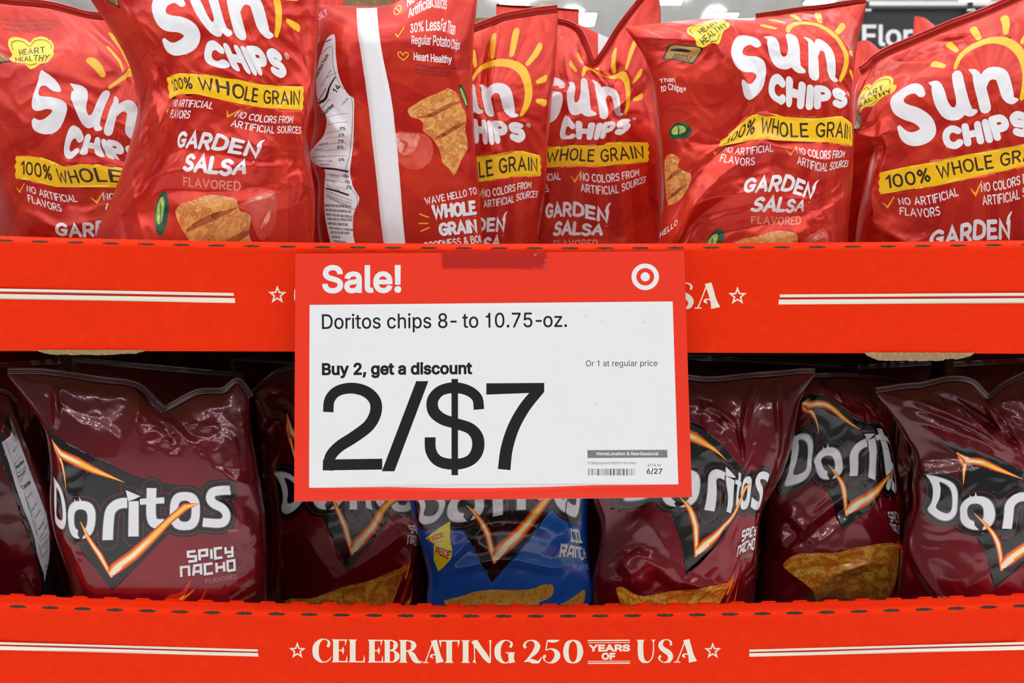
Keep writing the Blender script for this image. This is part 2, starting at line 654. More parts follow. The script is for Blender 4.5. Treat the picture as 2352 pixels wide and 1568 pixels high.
class TPS:
    def __init__(self, ctrl):
        c = np.array(ctrl, float)
        self.s = c[:, :2] / 100.0
        n = len(c)
        d = np.hypot(*(self.s[:, None] - self.s[None]).transpose(2, 0, 1))
        K = np.where(d > 0, d * d * np.log(d + 1e-12), 0) + np.eye(n) * 0.0015
        A = np.zeros((n + 3, n + 3))
        A[:n, :n] = K
        A[:n, n] = 1
        A[:n, n + 1:] = self.s
        A[n, :n] = 1
        A[n + 1:, :n] = self.s.T
        self.w = np.linalg.solve(A, np.vstack([c[:, 2:4], np.zeros((3, 2))]))

    def __call__(self, u, v):
        q = np.stack([u, v], 1) / 100.0
        out = np.zeros((len(q), 2))
        for i in range(0, len(q), 20000):
            b = q[i:i + 20000]
            d = np.hypot(b[:, None, 0] - self.s[None, :, 0], b[:, None, 1] - self.s[None, :, 1])
            K = np.where(d > 0, d * d * np.log(d + 1e-12), 0)
            out[i:i + 20000] = K @ self.w[:-3] + self.w[-3] + b @ self.w[-2:]
        return out


def prof(s, t, top=0.35, pw=2.8):
    a = np.sqrt(np.clip(1 - np.abs(2 * s - 1) ** pw, 0, 1))
    g = np.sin(np.pi / 2 * np.clip(t / top, 0, 1)) ** 0.85
    b = np.clip((t - 0.8) / 0.2, 0, 1)
    return a * g * np.sqrt(np.clip(1 - b ** 3, 0, 1))


CACHE = {}


def chip_bag(artkey, art, dom, ctrl, Y, bulge, label, group, seed, creases=(), tilt=(0, 0), k=1.0, step=3.4, seal=15,
             name='chip_bag', ident=False, seal_range=None, plain=None, top=0.35, seal_mat=None, floor=None, front=0.7055, crush=()):
    u0, u1, v0, v1 = dom
    key = (artkey, dom)
    if key not in CACHE:
        CACHE[key] = tessellate(art, dom, (step, step))
    V, T, mid, names = CACHE[key]
    tp = TPS(ctrl)

    def place(u, v, side=1, lift=0.0):
        px = tp(u, v)
        s, t = (u - u0) / (u1 - u0), (v - v0) / (v1 - v0)
        pr = prof(s, t, top)
        Yd = Y + tilt[0] * (s - .5) + tilt[1] * (t - .5)
        if side > 0:
            fade = np.clip(np.minimum(s, 1 - s) * 10, 0, 1) ** .7 * np.clip(t * 12 + .15, 0, 1)
            wr = crumple(u, v, seed, k)
            for (a, b, r1, r2, h) in crush:
                m = np.exp(-((u - a) / r1) ** 2 - ((v - b) / r2) ** 2)
                wx = u + 12 * gnoise(u / 30, v / 30, seed + 5)
                wr = wr + h * .001 * m * (1.5 * facets(wx / 78, v / 66, seed + 9) + .5 * facets(wx / 36, v / 33, seed + 12))
            for (a, b, c, d, wd, h) in creases:
                L = math.hypot(c - a, d - b)
                tt = np.clip(((u - a) * (c - a) + (v - b) * (d - b)) / L ** 2, 0, 1)
                dist = np.hypot(u - (a + tt * (c - a)), v - (b + tt * (d - b)))
                wr = wr + h * 0.0014 * np.clip(1 - dist / (wd * 2.1), 0, 1) ** 1.15 * (np.sin(np.pi * np.clip(tt * .9 + .05, 0, 1)) ** .4)
            Yd = Yd - bulge * pr - wr * fade - lift
        else:
            Yd = Yd + bulge * 0.85 * pr + 0.0004
        Yd = np.maximum(Yd, front)
        zz = EYE + (CY - px[:, 1]) / F * Yd
        if floor is not None:
            zz = np.maximum(zz, floor + .0012)
        return np.stack([(px[:, 0] - CX) / F * Yd, Yd, zz], 1)

    W = place(V[:, 0], V[:, 1])
    # back of the pillow
    nb = 26
    gx, gy = np.meshgrid(np.linspace(u0, u1, nb + 1), np.linspace(v0, v1, nb + 1))
    B = place(gx.ravel(), gy.ravel(), -1)
    q = []
    for j in range(nb):
        for i in range(nb):
            a = j * (nb + 1) + i
            q.append((a, a + 1, a + nb + 2, a + nb + 1))
    nV = len(W)
    faces = T.tolist() + [tuple(x + nV for x in f) for f in q]
    plain_name = seal_mat or {'red_film': 'red_plain', 'maroon_film': 'plain_maroon', 'blue_film': 'plain_blue'}.get(names[0], names[0])
    mnames = list(names)
    if plain_name not in mnames:
        mnames.append(plain_name)
    mids = np.concatenate([mid, np.full(len(q), mnames.index(plain_name))])
    allv = np.vstack([W, B])
    uv = np.vstack([np.stack([V[:, 0], -V[:, 1]], 1), np.stack([gx.ravel(), -gy.ravel()], 1)])
    zmin = allv[:, 2].min()
    cx = float(allv[:, 0].mean())
    root = thing(name, label, 'chip bag', (cx, Y, float(zmin)), group)
    mesh_object('bag_body', allv, faces, mnames, mids, True, root, uv)
    # crimped seal along the top edge
    if seal:
        a, b = seal_range or (u0, u1)
        n, m = 120, 9
        us = np.linspace(a, b, n)
        e = tp(us, np.full(n, v0))
        d = np.gradient(e, axis=0)
        kk = 7
        dd = np.stack([np.convolve(np.pad(d[:, i], kk, 'edge'), np.ones(2 * kk + 1) / (2 * kk + 1), 'valid') for i in (0, 1)], 1)
        nn = np.stack([dd[:, 1], -dd[:, 0]], 1)
        nn /= np.hypot(nn[:, 0], nn[:, 1])[:, None]
        s = (us - u0) / (u1 - u0)
        vs, fs = [], []
        for side in (0, 1):
            for j in range(m):
                f = j / (m - 1)
                pp = e + nn * seal * (f * 1.04 - 0.04)
                Yd = Y + tilt[0] * (s - .5) - tilt[1] * .5 + (0.0008 if side else -0.0007) + 0.0011 * math.sin(f * 6.5 * math.pi) \
                    + 0.0025 * gnoise(us / 60, np.full(n, seed * 3.3 + .5), 5) * f
                vs.append(np.stack([(pp[:, 0] - CX) / F * Yd, Yd, EYE + (CY - pp[:, 1]) / F * Yd], 1))
        vs = np.vstack(vs)
        for side in (0, 1):
            o_ = side * m * n
            for j in range(m - 1):
                for i in range(n - 1):
                    q4 = (o_ + j * n + i, o_ + j * n + i + 1, o_ + (j + 1) * n + i + 1, o_ + (j + 1) * n + i)
                    fs.append(q4 if not side else q4[::-1])
        for i in range(n - 1):
            t0 = (m - 1) * n + i
            fs.append((t0, t0 + 1, t0 + 1 + m * n, t0 + m * n))
        mesh_object('top_seal', vs, fs, [plain_name], None, True, root)
    return root, place
# ------------------------------------------------------------------ artwork of the red bags (front)
def red_front(side=False):
    A = Art('red_film')
    # sun arc and rays
    A.stroke('yellow_ink', [(214, -192), (232, -222), (262, -240), (300, -244), (338, -230), (364, -200), (374, -160), (368, -125), (354, -98)],
             [9, 13, 16, 18, 19, 19, 18, 15, 9])
    for (x, y, a, l, w) in ((176, -216, -50, 30, 15), (212, -258, -28, 40, 16), (272, -282, -8, 44, 17), (336, -280, 10, 46, 18),
                            (388, -240, 48, 46, 18), (412, -176, 86, 28, 15), (408, -122, 112, 30, 15)):
        a = math.radians(a)
        d = (math.sin(a), -math.cos(a))
        A.stroke('yellow_ink', [(x - d[0] * l / 2, y - d[1] * l / 2), (x, y), (x + d[0] * l / 2, y + d[1] * l / 2)], [w * .7, w * .95, w * 1.1], smooth=False)
    W = 'white_ink'
    A.stroke(W, [(131, -153), (124, -166), (108, -171), (88, -166), (74, -150), (75, -131), (90, -117), (112, -105), (127, -88), (127, -69), (111, -59),
                 (88, -59), (73, -70), (66, -88)], [19, 26, 30, 33, 34, 34, 34, 35, 36, 35, 33, 30, 24, 12])
    A.stroke(W, [(152, -176), (164, -168), (168, -150), (171, -122), (181, -102), (199, -98), (212, -112), (214, -134)], [4, 20, 28, 29, 30, 28, 24, 20])
    A.stroke(W, [(216, -172), (217, -140), (219, -112), (228, -98), (241, -97)], [26, 27, 27, 22, 10])
    A.stroke(W, [(247, -181), (260, -172), (265, -150), (267, -98)], [4, 18, 28, 29])
    A.stroke(W, [(272, -142), (284, -164), (302, -171), (319, -162), (324, -138), (326, -112), (333, -100), (343, -98)], [16, 24, 29, 30, 30, 28, 20, 8])
    A.hand(W, 'CHIPS', 156, 356, -18, 56, 16.5, gap=0.36, wob=.03, seed=4)
    A.ring('white_ink', (369, -62), 6, 6, 1)
    A.type('white_ink', 'R', 366.5, 371.5, -58.5, 7)
    # banner
    A.poly('yellow_ink', [(2, 1), (60, -2), (200, 0), (340, -2), (398, 1), (402, 9), (397, 17), (403, 26), (398, 35), (402, 43), (397, 50), (280, 49),
                          (120, 51), (2, 50), (-3, 41), (2, 32), (-4, 23), (3, 14), (-2, 7)])
    A.hand('brown_ink', '100% WHOLE GRAIN', 19, 386, 40, 31, 4.6, gap=0.3, seed=3)
    for x in (0, 198):
        A.stroke('amber_ink', [(x, 74), (x + 9, 86), (x + 28, 62)], [2, 4, 2.5], smooth=False)
    A.hand(W, 'NO ARTIFICIAL', 34, 166, 82, 17, 2.5, gap=0.28)
    A.hand(W, 'FLAVORS', 34, 118, 105, 17, 2.5, gap=0.28)
    A.hand(W, 'NO COLORS FROM', 222, 372, 82, 17, 2.5, gap=0.28)
    A.hand(W, 'ARTIFICIAL SOURCES', 222, 404, 105, 17, 2.5, gap=0.28)
    A.hand(W, 'GARDEN', 90, 284, 168, 38, 8.4, gap=0.3, wob=.05, seed=9, shear=.08)
    A.stroke(W, [(280, 138), (284, 128), (292, 121)], [8, 6, 2])
    A.hand(W, 'SALSA', 132, 272, 222, 42, 9, gap=0.28, wob=.05, seed=5, shear=.08)
    A.ring(W, (279, 182), 1.6, 1.6)
    A.hand('pink_ink', 'FLAVORED', 137, 262, 254, 21, 3.4, gap=0.3)
    # baked wavy chip
    A.poly('baked', [(112, 312), (120, 300), (134, 291), (158, 284), (186, 271), (206, 268), (232, 270), (252, 277), (258, 290), (262, 304),
                     (272, 320), (292, 330), (302, 342), (300, 356), (312, 366), (336, 378), (344, 392), (306, 402), (250, 400), (196, 394),
                     (172, 390), (156, 374), (150, 356), (138, 342), (122, 330)], True, 3)
    A.stroke('baked_light', [(132, 306), (170, 292), (210, 282), (246, 284)], [8, 14, 14, 8])
    A.stroke('baked_light', [(170, 350), (210, 334), (256, 328), (288, 338)], [6, 12, 12, 6])
    A.stroke('baked_dark', [(140, 335), (176, 322), (214, 312), (258, 306)], [5, 11, 12, 5])
    A.stroke('baked_dark', [(158, 378), (200, 368), (250, 360), (298, 356)], [5, 12, 13, 5])
    # tomato wedge
    A.poly('tomato', [(262, 300), (282, 286), (310, 272), (334, 258), (352, 272), (362, 300), (366, 330), (352, 352), (328, 360), (304, 344), (296, 330),
                      (276, 318)], True, 3)
    A.stroke('tomato_light', [(276, 302), (306, 290), (334, 276), (346, 284)], [5, 12, 14, 5])
    A.stroke('tomato_light', [(330, 346), (342, 330), (346, 312)], [4, 10, 4])
    # pepper slices
    for (cx, cy, s, r) in ((74, 306, 1.0, .25), (-100, 12, .9, 1.2))[:2 if side else 1]:
        A.ring('green_dark', (cx, cy), 21 * s, 36 * s, rot=r)
        A.ring('green_light', (cx - 3, cy - 2), 11 * s, 23 * s, rot=r)
        A.stroke('green_dark', [(cx - 4, cy + 20 * s), (cx - 1, cy), (cx - 5, cy - 18 * s)], [1.5, 3, 1.5])
    # heart badge
    hb = [(-42, -232), (-44, -252), (-34, -268), (-16, -274), (2, -270), (10, -262), (20, -270), (40, -272), (56, -262), (62, -246), (60, -232),
          (66, -224), (58, -208), (36, -204), (22, -192), (8, -186), (-8, -198), (-24, -204), (-46, -204), (-50, -216)]
    A.poly('pale_yellow', hb, True, 3)
    A.stroke('olive_ink', [(-36, -244), (-34, -258), (-20, -266), (-4, -264), (8, -252), (20, -264), (40, -264), (54, -252), (54, -240)], 2.6)
    A.stroke('olive_ink', [(-14, -204), (6, -195), (24, -203)], 2.6, smooth=False)
    A.hand('brown_ink', 'HEART', -22, 40, -230, 17, 2.6, gap=.34)
    A.hand('brown_ink', 'HEALTHY', -36, 52, -209, 17, 2.6, gap=.34)
    A.type('tiny_ink', 'DIETS RICH IN WHOLE GRAIN FOODS AND OTHER PLANT FOODS,', -60, 112, -302, 5.4, .25)
    A.type('tiny_ink', 'AND LOW IN SATURATED FAT AND CHOLESTEROL,', -42, 88, -293, 5.4, .25)
    A.type('tiny_ink', 'MAY REDUCE THE RISK OF HEART DISEASE.', -36, 76, -284, 5.4, .25)
    # whole grain stamp
    x, y, r = -84, -188, 34
    rot = .45
    A.ring('dark_ink', (x, y), r, r, power=8, rot=rot, n=40)
    A.ring('stamp_gold', (x, y), r - 4, r - 4, power=8, rot=rot, n=30)
    A.ring('dark_ink', (x - 2, y - 11), 20, 8, rot=rot)
    A.type('dark_ink', 'WHOLE', x - 20, x + 18, y + 9, 9, .6, rot)
    A.type('dark_ink', 'GRAIN', x - 24, x + 12, y + 20, 9, .6, rot)
    # side of the pack
    A.type('dark_ink', 'guaranteed fresh', 432, 486, 128, 6, .2, .1)
    A.type('dark_ink', 'until printed date', 432, 486, 138, 6, .2, .1)
    A.type('dark_ink', '26578', 440, 470, 232, 8, .3)
    A.type('dark_ink', '2 16 20', 440, 474, 244, 8, .3)
    if not side:
        return A
    A.type('white_ink', 'Than', -146, -112, -84, 13, .5)
    A.type('white_ink', 'to Chips*', -146, -88, -66, 13, .5)
    A.type('tiny_ink', 'AND OTHER PLANT FOODS', -150, -70, -28, 4, .2)
    A.poly('baked', [(-150, 82), (-122, 70), (-100, 84), (-104, 104), (-82, 118), (-62, 128), (-66, 150), (-96, 176), (-130, 184), (-150, 170)], True, 3)
    A.stroke('baked_dark', [(-146, 128), (-120, 118), (-92, 112)], [5, 10, 4])
    A.stroke('baked_dark', [(-146, 170), (-116, 158), (-84, 150)], [5, 10, 4])
    A.hand('white_ink', 'HELLO', -154, -92, 250, 13, 2.2, rot=-.3)
    return A


def c2(pts):
    return [(x / 2.658 + 700, y / 2.658) for x, y in pts]


def red_back():
    A = Art('red_film')
    pan = c2([(120, 250), (140, 222), (176, 206), (184, 260), (186, 330), (196, 410), (212, 480), (240, 540), (272, 585), (300, 604), (302, 700), (300, 900),
              (278, 1040), (290, 1130), (318, 1180), (336, 1212), (322, 1262), (300, 1310), (300, 1440), (312, 1512), (300, 1560), (150, 1560), (112, 1400),
              (92, 1280), (84, 1180), (96, 1100), (112, 1040), (96, 1012), (60, 996), (36, 950), (44, 900), (84, 850), (118, 800), (124, 720), (112, 676),
              (84, 640), (62, 560), (66, 420), (92, 320)])
    A.poly('white_ink', pan, True, 2)
    K = 'dark_ink'
    A.stroke(K, c2([(90, 330), (162, 285), (170, 400), (215, 520), (288, 600), (286, 900), (250, 1040), (262, 1130), (322, 1205), (296, 1280), (120, 1200)]), 1.1)
    for (y0, y1, w) in ((470, 420, .8), (700, 690, .8), (745, 742, .8), (795, 792, .8), (832, 830, .8), (870, 866, .8), (908, 906, .8), (948, 948, .8),
                        (1020, 1046, 5.0), (1060, 1080, .8), (1096, 1120, .8), (1128, 1158, .8), (1152, 1192, 4.0), (1196, 1252, .8)):
        x0 = 128 if y0 < 850 else 100
        A.stroke(K, c2([(x0, y0), ((x0 + 262) / 2, (y0 + y1) / 2 - 3), (262, y1)]), w)
    A.stroke(K, c2([(80, 610), (120, 590), (150, 520), (185, 470)]), [6, 6, 4, 3])
    for s, x, y, h, r in (('0%', 216, 786, 17, 0), ('6%', 211, 824, 17, 0), ('7%', 209, 862, 17, 0), ('8%', 207, 900, 17, 0), ('4%', 211, 978, 17, 0),
                          ('0%', 232, 1082, 16, .1), ('1%', 240, 1116, 16, .1), ('2%', 250, 1150, 16, .1)):
        q = c2([(x, y)])[0]
        A.type(K, s, q[0], q[0] + 13, q[1], h / 2.658, .7, r)
    for s, x, y, l, h, b, r in (('Nutrition Facts', 66, 470, 152, 24, .8, -1.05), ('Calories', 88, 700, 104, 27, 1.0, -.62), ('14', 190, 565, 44, 40, 1.2, -.9),
                                ('Serving size', 76, 600, 80, 12, .4, -.9), ('about 14 chips (28g)', 96, 520, 110, 11, .2, -.95),
                                ('Amount per serving', 82, 655, 86, 9, .2, -.7), ('% Daily Value', 226, 640, 56, 10, .3, -.75),
                                ('Garden', 118, 262, 44, 14, .5, -.4), ('Carbohydrate 18g', 88, 870, 60, 12, .2, -.15), ('Fiber 2g', 76, 905, 44, 11, .2, -.2),
                                ('Total Sugars 2g', 52, 950, 76, 12, .2, -.08), ('Includes 2g Added', 80, 972, 92, 11, .2, .1), ('Protein 2g', 90, 1000, 56, 12, .3, .05),
                                ('Calcium 0mg', 136, 1074, 62, 13, .2, .1), ('Iron 0.5mg', 110, 1106, 60, 13, .2, .15), ('Potassium 80mg', 108, 1142, 94, 13, .2, .25)):
        q = c2([(x, y)])[0]
        A.type(K, s, q[0], q[0] + l / 2.658, q[1], h / 2.658 * .8, b, r)
    for i, s in enumerate(('The % Daily Value tells you how much a', 'nutrient in a serving of food contributes', 'to a daily diet 2,000 calories a day')):
        q = c2([(96, 1172 + i * 18)])[0]
        A.type(K, s, q[0], q[0] + 74, q[1], 3.6, .1, .3)
    for i, s in enumerate(('INGREDIENTS: WHOLE CORN, SUNFLOWER, CANOLA OIL,', 'WHOLE WHEAT, WHOLE GRAIN BROWN RICE FLOUR,', 'WHOLE OAT FLOUR, SUGAR, TOMATO POWDER, SALT,',
                           'NATURAL FLAVORS, SALT, ENZYMES, DEXTROSE,', 'ROMANO CHEESE, CORN MALTODEXTRIN,', 'PARTIALLY SKIM MILK, SALT, ENZYMES, WHEY',
                           'ONION, SPICES INCLUDING JALAPENO', 'AND CITRIC ACID', 'CONTAINS MILK AND WHEAT')):
        q = c2([(92 + i * 7, 1262 + i * 27)])[0]
        L = min(len(s) * 1.66, 72)
        A.type(K, s, q[0], q[0] + L, q[1], 5.2, .35, .04 + .02 * (i % 3))
    # left edge lettering
    for s, x, y, l, h, r in (('BLY', 66, 118, 76, 42, -.5), ('D', 70, 262, 34, 52, -1.2)):
        q = c2([(x, y)])[0]
        A.hand('white_ink', s, q[0], q[0] + l / 2.658, q[1], h / 2.658, 1.9, rot=r)
    # right column
    def W(s, x, y, x1, cap, b=.5, r=-.04):
        q = c2([(x, y), (x1, y)])
        A.type('white_ink', s, q[0][0], q[1][0], q[0][1], cap / 2.658, b, r)
    W('No Colors', 625, 74, 812, 42, 1.1, -.07)
    W('From', 816, 66, 856, 40, .3, .25)
    W('Artificial', 634, 132, 784, 42, 1.1, -.05)
    W('Sources', 788, 130, 862, 42, .3, .16)
    W('30% Less', 645, 212, 822, 42, 1.0, -.0)
    W('Fat Than', 826, 212, 912, 42, .4, .2)
    W('Regular Potato', 653, 270, 882, 42, .6, .03)
    W('Chips', 886, 282, 944, 40, .3, .14)
    W('Heart Healthy', 667, 356, 896, 40, .9, .0)
    W('Flavors', 835, 18, 928, 30, .6, -.05)
    y_ = 'pale_yellow'
    q = c2([(558, 65)])[0]
    A.ring(y_, q, 10, 10, 1.8)
    A.stroke(y_, c2([(542, 48), (578, 84)]), 1.8, smooth=False)
    A.stroke(y_, c2([(552, 205), (568, 226), (606, 174)]), [2, 2.4, 1.6], smooth=False)
    A.stroke(y_, c2([(602, 362), (575, 340), (570, 320), (588, 316), (600, 332), (614, 316), (632, 322), (628, 340), (602, 362)]), 1.6)
    for i, s in enumerate(('DIETS RICH IN WHOLE GRAIN FOODS AND OTHER PLANT FOODS,', 'AND LOW IN SATURATED FAT AND CHOLESTEROL,', 'MAY REDUCE THE RISK OF HEART DISEASE.')):
        q = c2([(674, 392 + i * 22), ((950, 912, 900)[i], 0)])
        A.type('shadow_ink', s, q[0][0], q[1][0], q[0][1], 5, .7, .04)
    A.poly('tomato', c2([(552, 815), (620, 808), (700, 815), (750, 830), (780, 890), (776, 960), (740, 1010), (690, 1035), (640, 1030), (580, 1000), (560, 930)]), True, 3)
    A.poly('tomato_light', c2([(556, 818), (640, 820), (700, 826), (690, 870), (660, 930), (610, 948), (575, 930), (560, 880)]), True, 3)
    A.stroke('tomato', c2([(580, 860), (620, 880), (600, 930)]), [2, 8, 3])
    chip = c2([(628, 672), (660, 640), (740, 590), (800, 560), (860, 530), (876, 520), (920, 550), (945, 580), (962, 650), (1000, 690), (1008, 730), (1004, 800),
               (1020, 850), (1022, 900), (1004, 930), (960, 980), (930, 1040), (905, 1072), (880, 1030), (838, 990), (826, 930), (800, 880), (770, 840), (720, 800),
               (722, 760), (700, 730), (650, 715)])
    A.poly('baked', chip, True, 3)
    A.stroke('baked_light', c2([(660, 668), (760, 620), (860, 570), (920, 580)]), [4, 14, 14, 5])
    A.stroke('baked_light', c2([(740, 790), (830, 760), (920, 700), (986, 700)]), [4, 12, 12, 4])
    A.stroke('baked_light', c2([(840, 960), (900, 890), (1000, 850)]), [4, 12, 5])
    A.stroke('baked_dark', c2([(690, 720), (780, 700), (880, 640), (950, 620)]), [3, 9, 10, 4])
    A.stroke('baked_dark', c2([(790, 850), (850, 820), (940, 770), (1000, 750)]), [3, 9, 10, 4])
    A.ring('green_dark', c2([(992, 590)])[0], 9, 32, rot=-.36)
    A.ring('green_light', c2([(990, 590)])[0], 4.5, 24, rot=-.36)
    q = c2([(738, 1250)])[0]
    A.hand('white_ink', 'WAVE HELLO TO', q[0], q[0] + 128, q[1], 17, 2.6, rot=-.2, gap=.3)
    for (dx, m) in ((2.2, 'shadow_ink'), (0, 'white_ink')):
        q = c2([(780, 1338)])[0]
        A.hand(m, 'WHOLE', q[0] + dx, q[0] + 108 + dx, q[1] + dx * .8, 34, 8, rot=-.1, gap=.28)
        q = c2([(822, 1444)])[0]
        A.hand(m, 'GRAIN', q[0] + dx, q[0] + 92 + dx, q[1] + dx * .8, 32, 7.5, rot=-.1, gap=.28)
    q = c2([(728, 1526)])[0]
    A.hand('white_ink', 'GOODNESS & BOLD', q[0], q[0] + 152, q[1], 18, 2.7, rot=-.13, gap=.26)
    for a in ([(702, 1305), (756, 1325)], [(700, 1362), (752, 1362)], [(710, 1410), (762, 1388)]):
        A.stroke('amber_ink', c2(a), 3, smooth=False)
    return A


# ------------------------------------------------------------------ artwork of the glossy triangle-chip bags
def c6(pts):
    return [(x / 2.613, 820 + y / 2.613) for x, y in pts]


def flame(A, pts, ws, core=(0, 1)):
    q = np.array([(*p, w) for p, w in zip(pts, ws)], float)
    n = 7
    qq = []
    for i in range(len(q) - 1):
        for k in range(n):
            qq.append(q[i] + (q[i + 1] - q[i]) * k / n)
    qq.append(q[-1])
    qq = np.array(qq)
    for m, s in (('flame_red', 1.2), ('flame_orange', .9), ('flame_yellow', .55)):
        A.add(m, stroke_poly(qq[:, :2], np.maximum(qq[:, 2] * s, .3), 'butt'))
    a, b = int(core[0] * (len(qq) - 1)), int(core[1] * (len(qq) - 1)) + 1
    c = qq[a:b]
    f = np.sin(np.linspace(0.03, math.pi - .03, len(c))) ** .5
    A.add('flame_white', stroke_poly(c[:, :2], np.maximum(c[:, 2] * .36 * f, .3), 'butt'))


def glossy_front(blue=False):
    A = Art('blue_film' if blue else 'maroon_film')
    K = 'logo_black'
    A.poly(K, c6([(268, 432), (330, 470), (520, 575), (780, 705), (900, 745), (1100, 780), (1190, 880), (1130, 950), (1000, 1075), (850, 1230), (664, 1404), (560, 1260),
                  (440, 1090), (380, 860), (320, 620)]))
    letters = []
    Dn = lambda pts: [((X - 1930) * .215 + 187.5, (Y - 390) * .267 + 1193) for X, Y in pts]
    D_out = Dn([(1452, 40), (1560, 66), (1660, 120), (1730, 205), (1752, 300), (1737, 400), (1690, 458), (1630, 467), (1550, 444), (1480, 398), (1512, 300), (1512, 180), (1480, 95)])
    D_out = [tuple(p) for p in catmull(D_out, True, 4)]
    D_in = Dn([(1560, 120), (1640, 165), (1686, 250), (1692, 330), (1668, 378), (1620, 378), (1556, 345), (1578, 260), (1576, 180)])
    S = lambda pts: c6(pts)
    D_in = [tuple(p) for p in catmull(D_in, True, 3)]
    strokes = [
        (S([(657, 1096), (655, 980), (662, 925), (690, 892), (725, 878), (762, 876)]), 25),
        (S([(804, 1075), (800, 866)]), 25),
        (S([(908, 790), (906, 930), (918, 985), (945, 1000), (985, 1000)]), 24),
        (S([(838, 870), (985, 862)]), 15),
        (S([(1396, 800), (1320, 802), (1272, 815), (1258, 850), (1280, 880), (1330, 905), (1358, 940), (1350, 980), (1310, 996), (1214, 990)]), 22),
    ]
    rings = [((187.5, 1193), 35, 44, 15.5, 23), ((1108 / 2.613, 820 + 925 / 2.613), 35, 44, 14.5, 23)]
    tick = S([(752, 800), (842, 838), (800, 856), (768, 866)])

    def logo(m, grow):
        A.add(m, [np.array(D_out)])
        if grow:
            A.add(m, stroke_poly(D_out, grow, closed=True))
            A.add(m, stroke_poly(tick, grow, closed=True))
        for (c, rx, ry, _, _) in rings:
            A.ring(m, c, rx + grow / 2, ry + grow / 2, power=2.7)
        A.poly(m, tick)
        for p, w in strokes:
            q = catmull(p, False, 4) if len(p) > 2 else np.array(p)
            A.add(m, stroke_poly(q, w + grow, 'round' if grow else 'butt'))
    logo(K, 30)
    logo('logo_line', 20)
    logo(K, 18)
    # silver rim then white face
    for m, g in (('logo_rim', 0), ('logo_white', -3)):
        if g == 0:
            A.add(m, [np.array(D_out), np.array(D_in)[::-1]])
        else:
            cc = np.array(D_out).mean(0)
            A.add(m, [cc + (np.array(D_out) - cc) * .95, (cc + (np.array(D_in) - cc) * 1.07)[::-1]])
        for (c, rx, ry, hx, hy) in rings:
            A.ring(m, c, rx + g / 2, ry + g / 2, power=2.7, hole=(hx - g / 2, hy - g / 2))
        A.poly(m, tick)
        for p, w in strokes:
            q = catmull(p, False, 4) if len(p) > 2 else np.array(p)
            A.add(m, stroke_poly(q, w + g, 'butt'))
    for p in ([(470, 885), (448, 850), (455, 905)], [(500, 870), (478, 838), (486, 890)]):
        A.poly('logo_white', c6(p))
    # flames
    flame(A, c6([(385, 792), (345, 640), (305, 545), (292, 500)]), [1, 8, 14, 3], (.2, .9))
    flame(A, c6([(290, 495), (345, 575), (450, 620), (560, 676), (745, 754)]), [3, 20, 20, 14, .6], (.05, .6))
    A.poly(K, c6([(488, 985), (470, 1060), (492, 1100), (520, 1060)]))
    flame(A, c6([(490, 985), (540, 1080), (610, 1185), (676, 1320)]), [1.5, 8, 12, 8], (.4, .95))
    flame(A, c6([(664, 1300), (700, 1265), (800, 1190), (900, 1095), (1010, 985), (1110, 900), (1190, 880)]), [14, 23, 22, 19, 14, 15, 1], (.0, .5))
    A.poly('flame_white', c6([(634, 1240), (664, 1296), (720, 1232), (740, 1262), (690, 1306), (668, 1312)]))
    A.ring('faded_ink', (1427 / 2.613, 820 + 1003 / 2.613), 4.4, 4.4, .8)
    A.type('faded_ink', 'BRAND', 525, 552, 1222, 5.5, .3, -.1)
    if not blue:
        for dx, m in ((2, K), (0, 'logo_white')):
            A.hand(m, 'SPICY', 430 + dx, 540 + dx, 1293 + dx, 28, 6, rot=-.13, shear=.08, font=SQUARE, cap='butt', gap=.3)
            A.hand(m, 'NACHO', 414 + dx, 545 + dx, 1328 + dx, 28, 6, rot=-.13, shear=.08, font=SQUARE, cap='butt', gap=.3)
        A.type('faded_ink', 'FLAVORED', 471, 548, 1339, 10, .5, -.14)
        # flames licking up from the chip
        for p, w, m in (([(372, 1400), (392, 1376), (420, 1362), (438, 1330)], [22, 20, 10, 1], 'flame_red'), ([(330, 1402), (380, 1384), (414, 1378), (446, 1352)], [10, 14, 9, 1], 'flame_orange'),
                        ([(400, 1440), (420, 1400), (452, 1390), (474, 1350)], [18, 18, 9, 1], 'flame_red'), ([(392, 1402), (410, 1380), (424, 1366)], [8, 7, 1], 'flame_yellow'),
                        ([(420, 1540), (436, 1460), (470, 1430), (480, 1392)], [26, 22, 11, 1], 'flame_orange'), ([(424, 1500), (440, 1450), (462, 1436)], [10, 9, 1], 'flame_yellow'),
                        ([(396, 1520), (410, 1470), (430, 1440)], [12, 14, 2], 'corn_light')):
            A.stroke(m, p, w)
        A.poly('corn', [(118, 1436), (124, 1424), (150, 1421), (182, 1422), (222, 1410), (262, 1398), (304, 1390), (350, 1380), (368, 1380), (376, 1392), (366, 1440), (352, 1500),
                        (326, 1560), (270, 1590), (180, 1590), (168, 1530), (146, 1482)], True, 3)
        A.stroke('corn_light', [(130, 1430), (190, 1428), (250, 1408), (310, 1396), (364, 1388)], [3, 4, 4, 4, 3])
        A.stroke('corn_light', [(348, 1500), (364, 1440), (372, 1400)], [5, 5, 3])
        A.stroke('corn_dark', [(380, 1560), (396, 1500), (392, 1450)], [4, 8, 2])
        A.type('faded_ink', 'GUARANTEED FRESH', 530, 606, 1378, 7, .3, -.5)
        A.type('faded_ink', 'UNTIL PRINTED DATE', 536, 610, 1396, 7, .3, -.4)
    else:
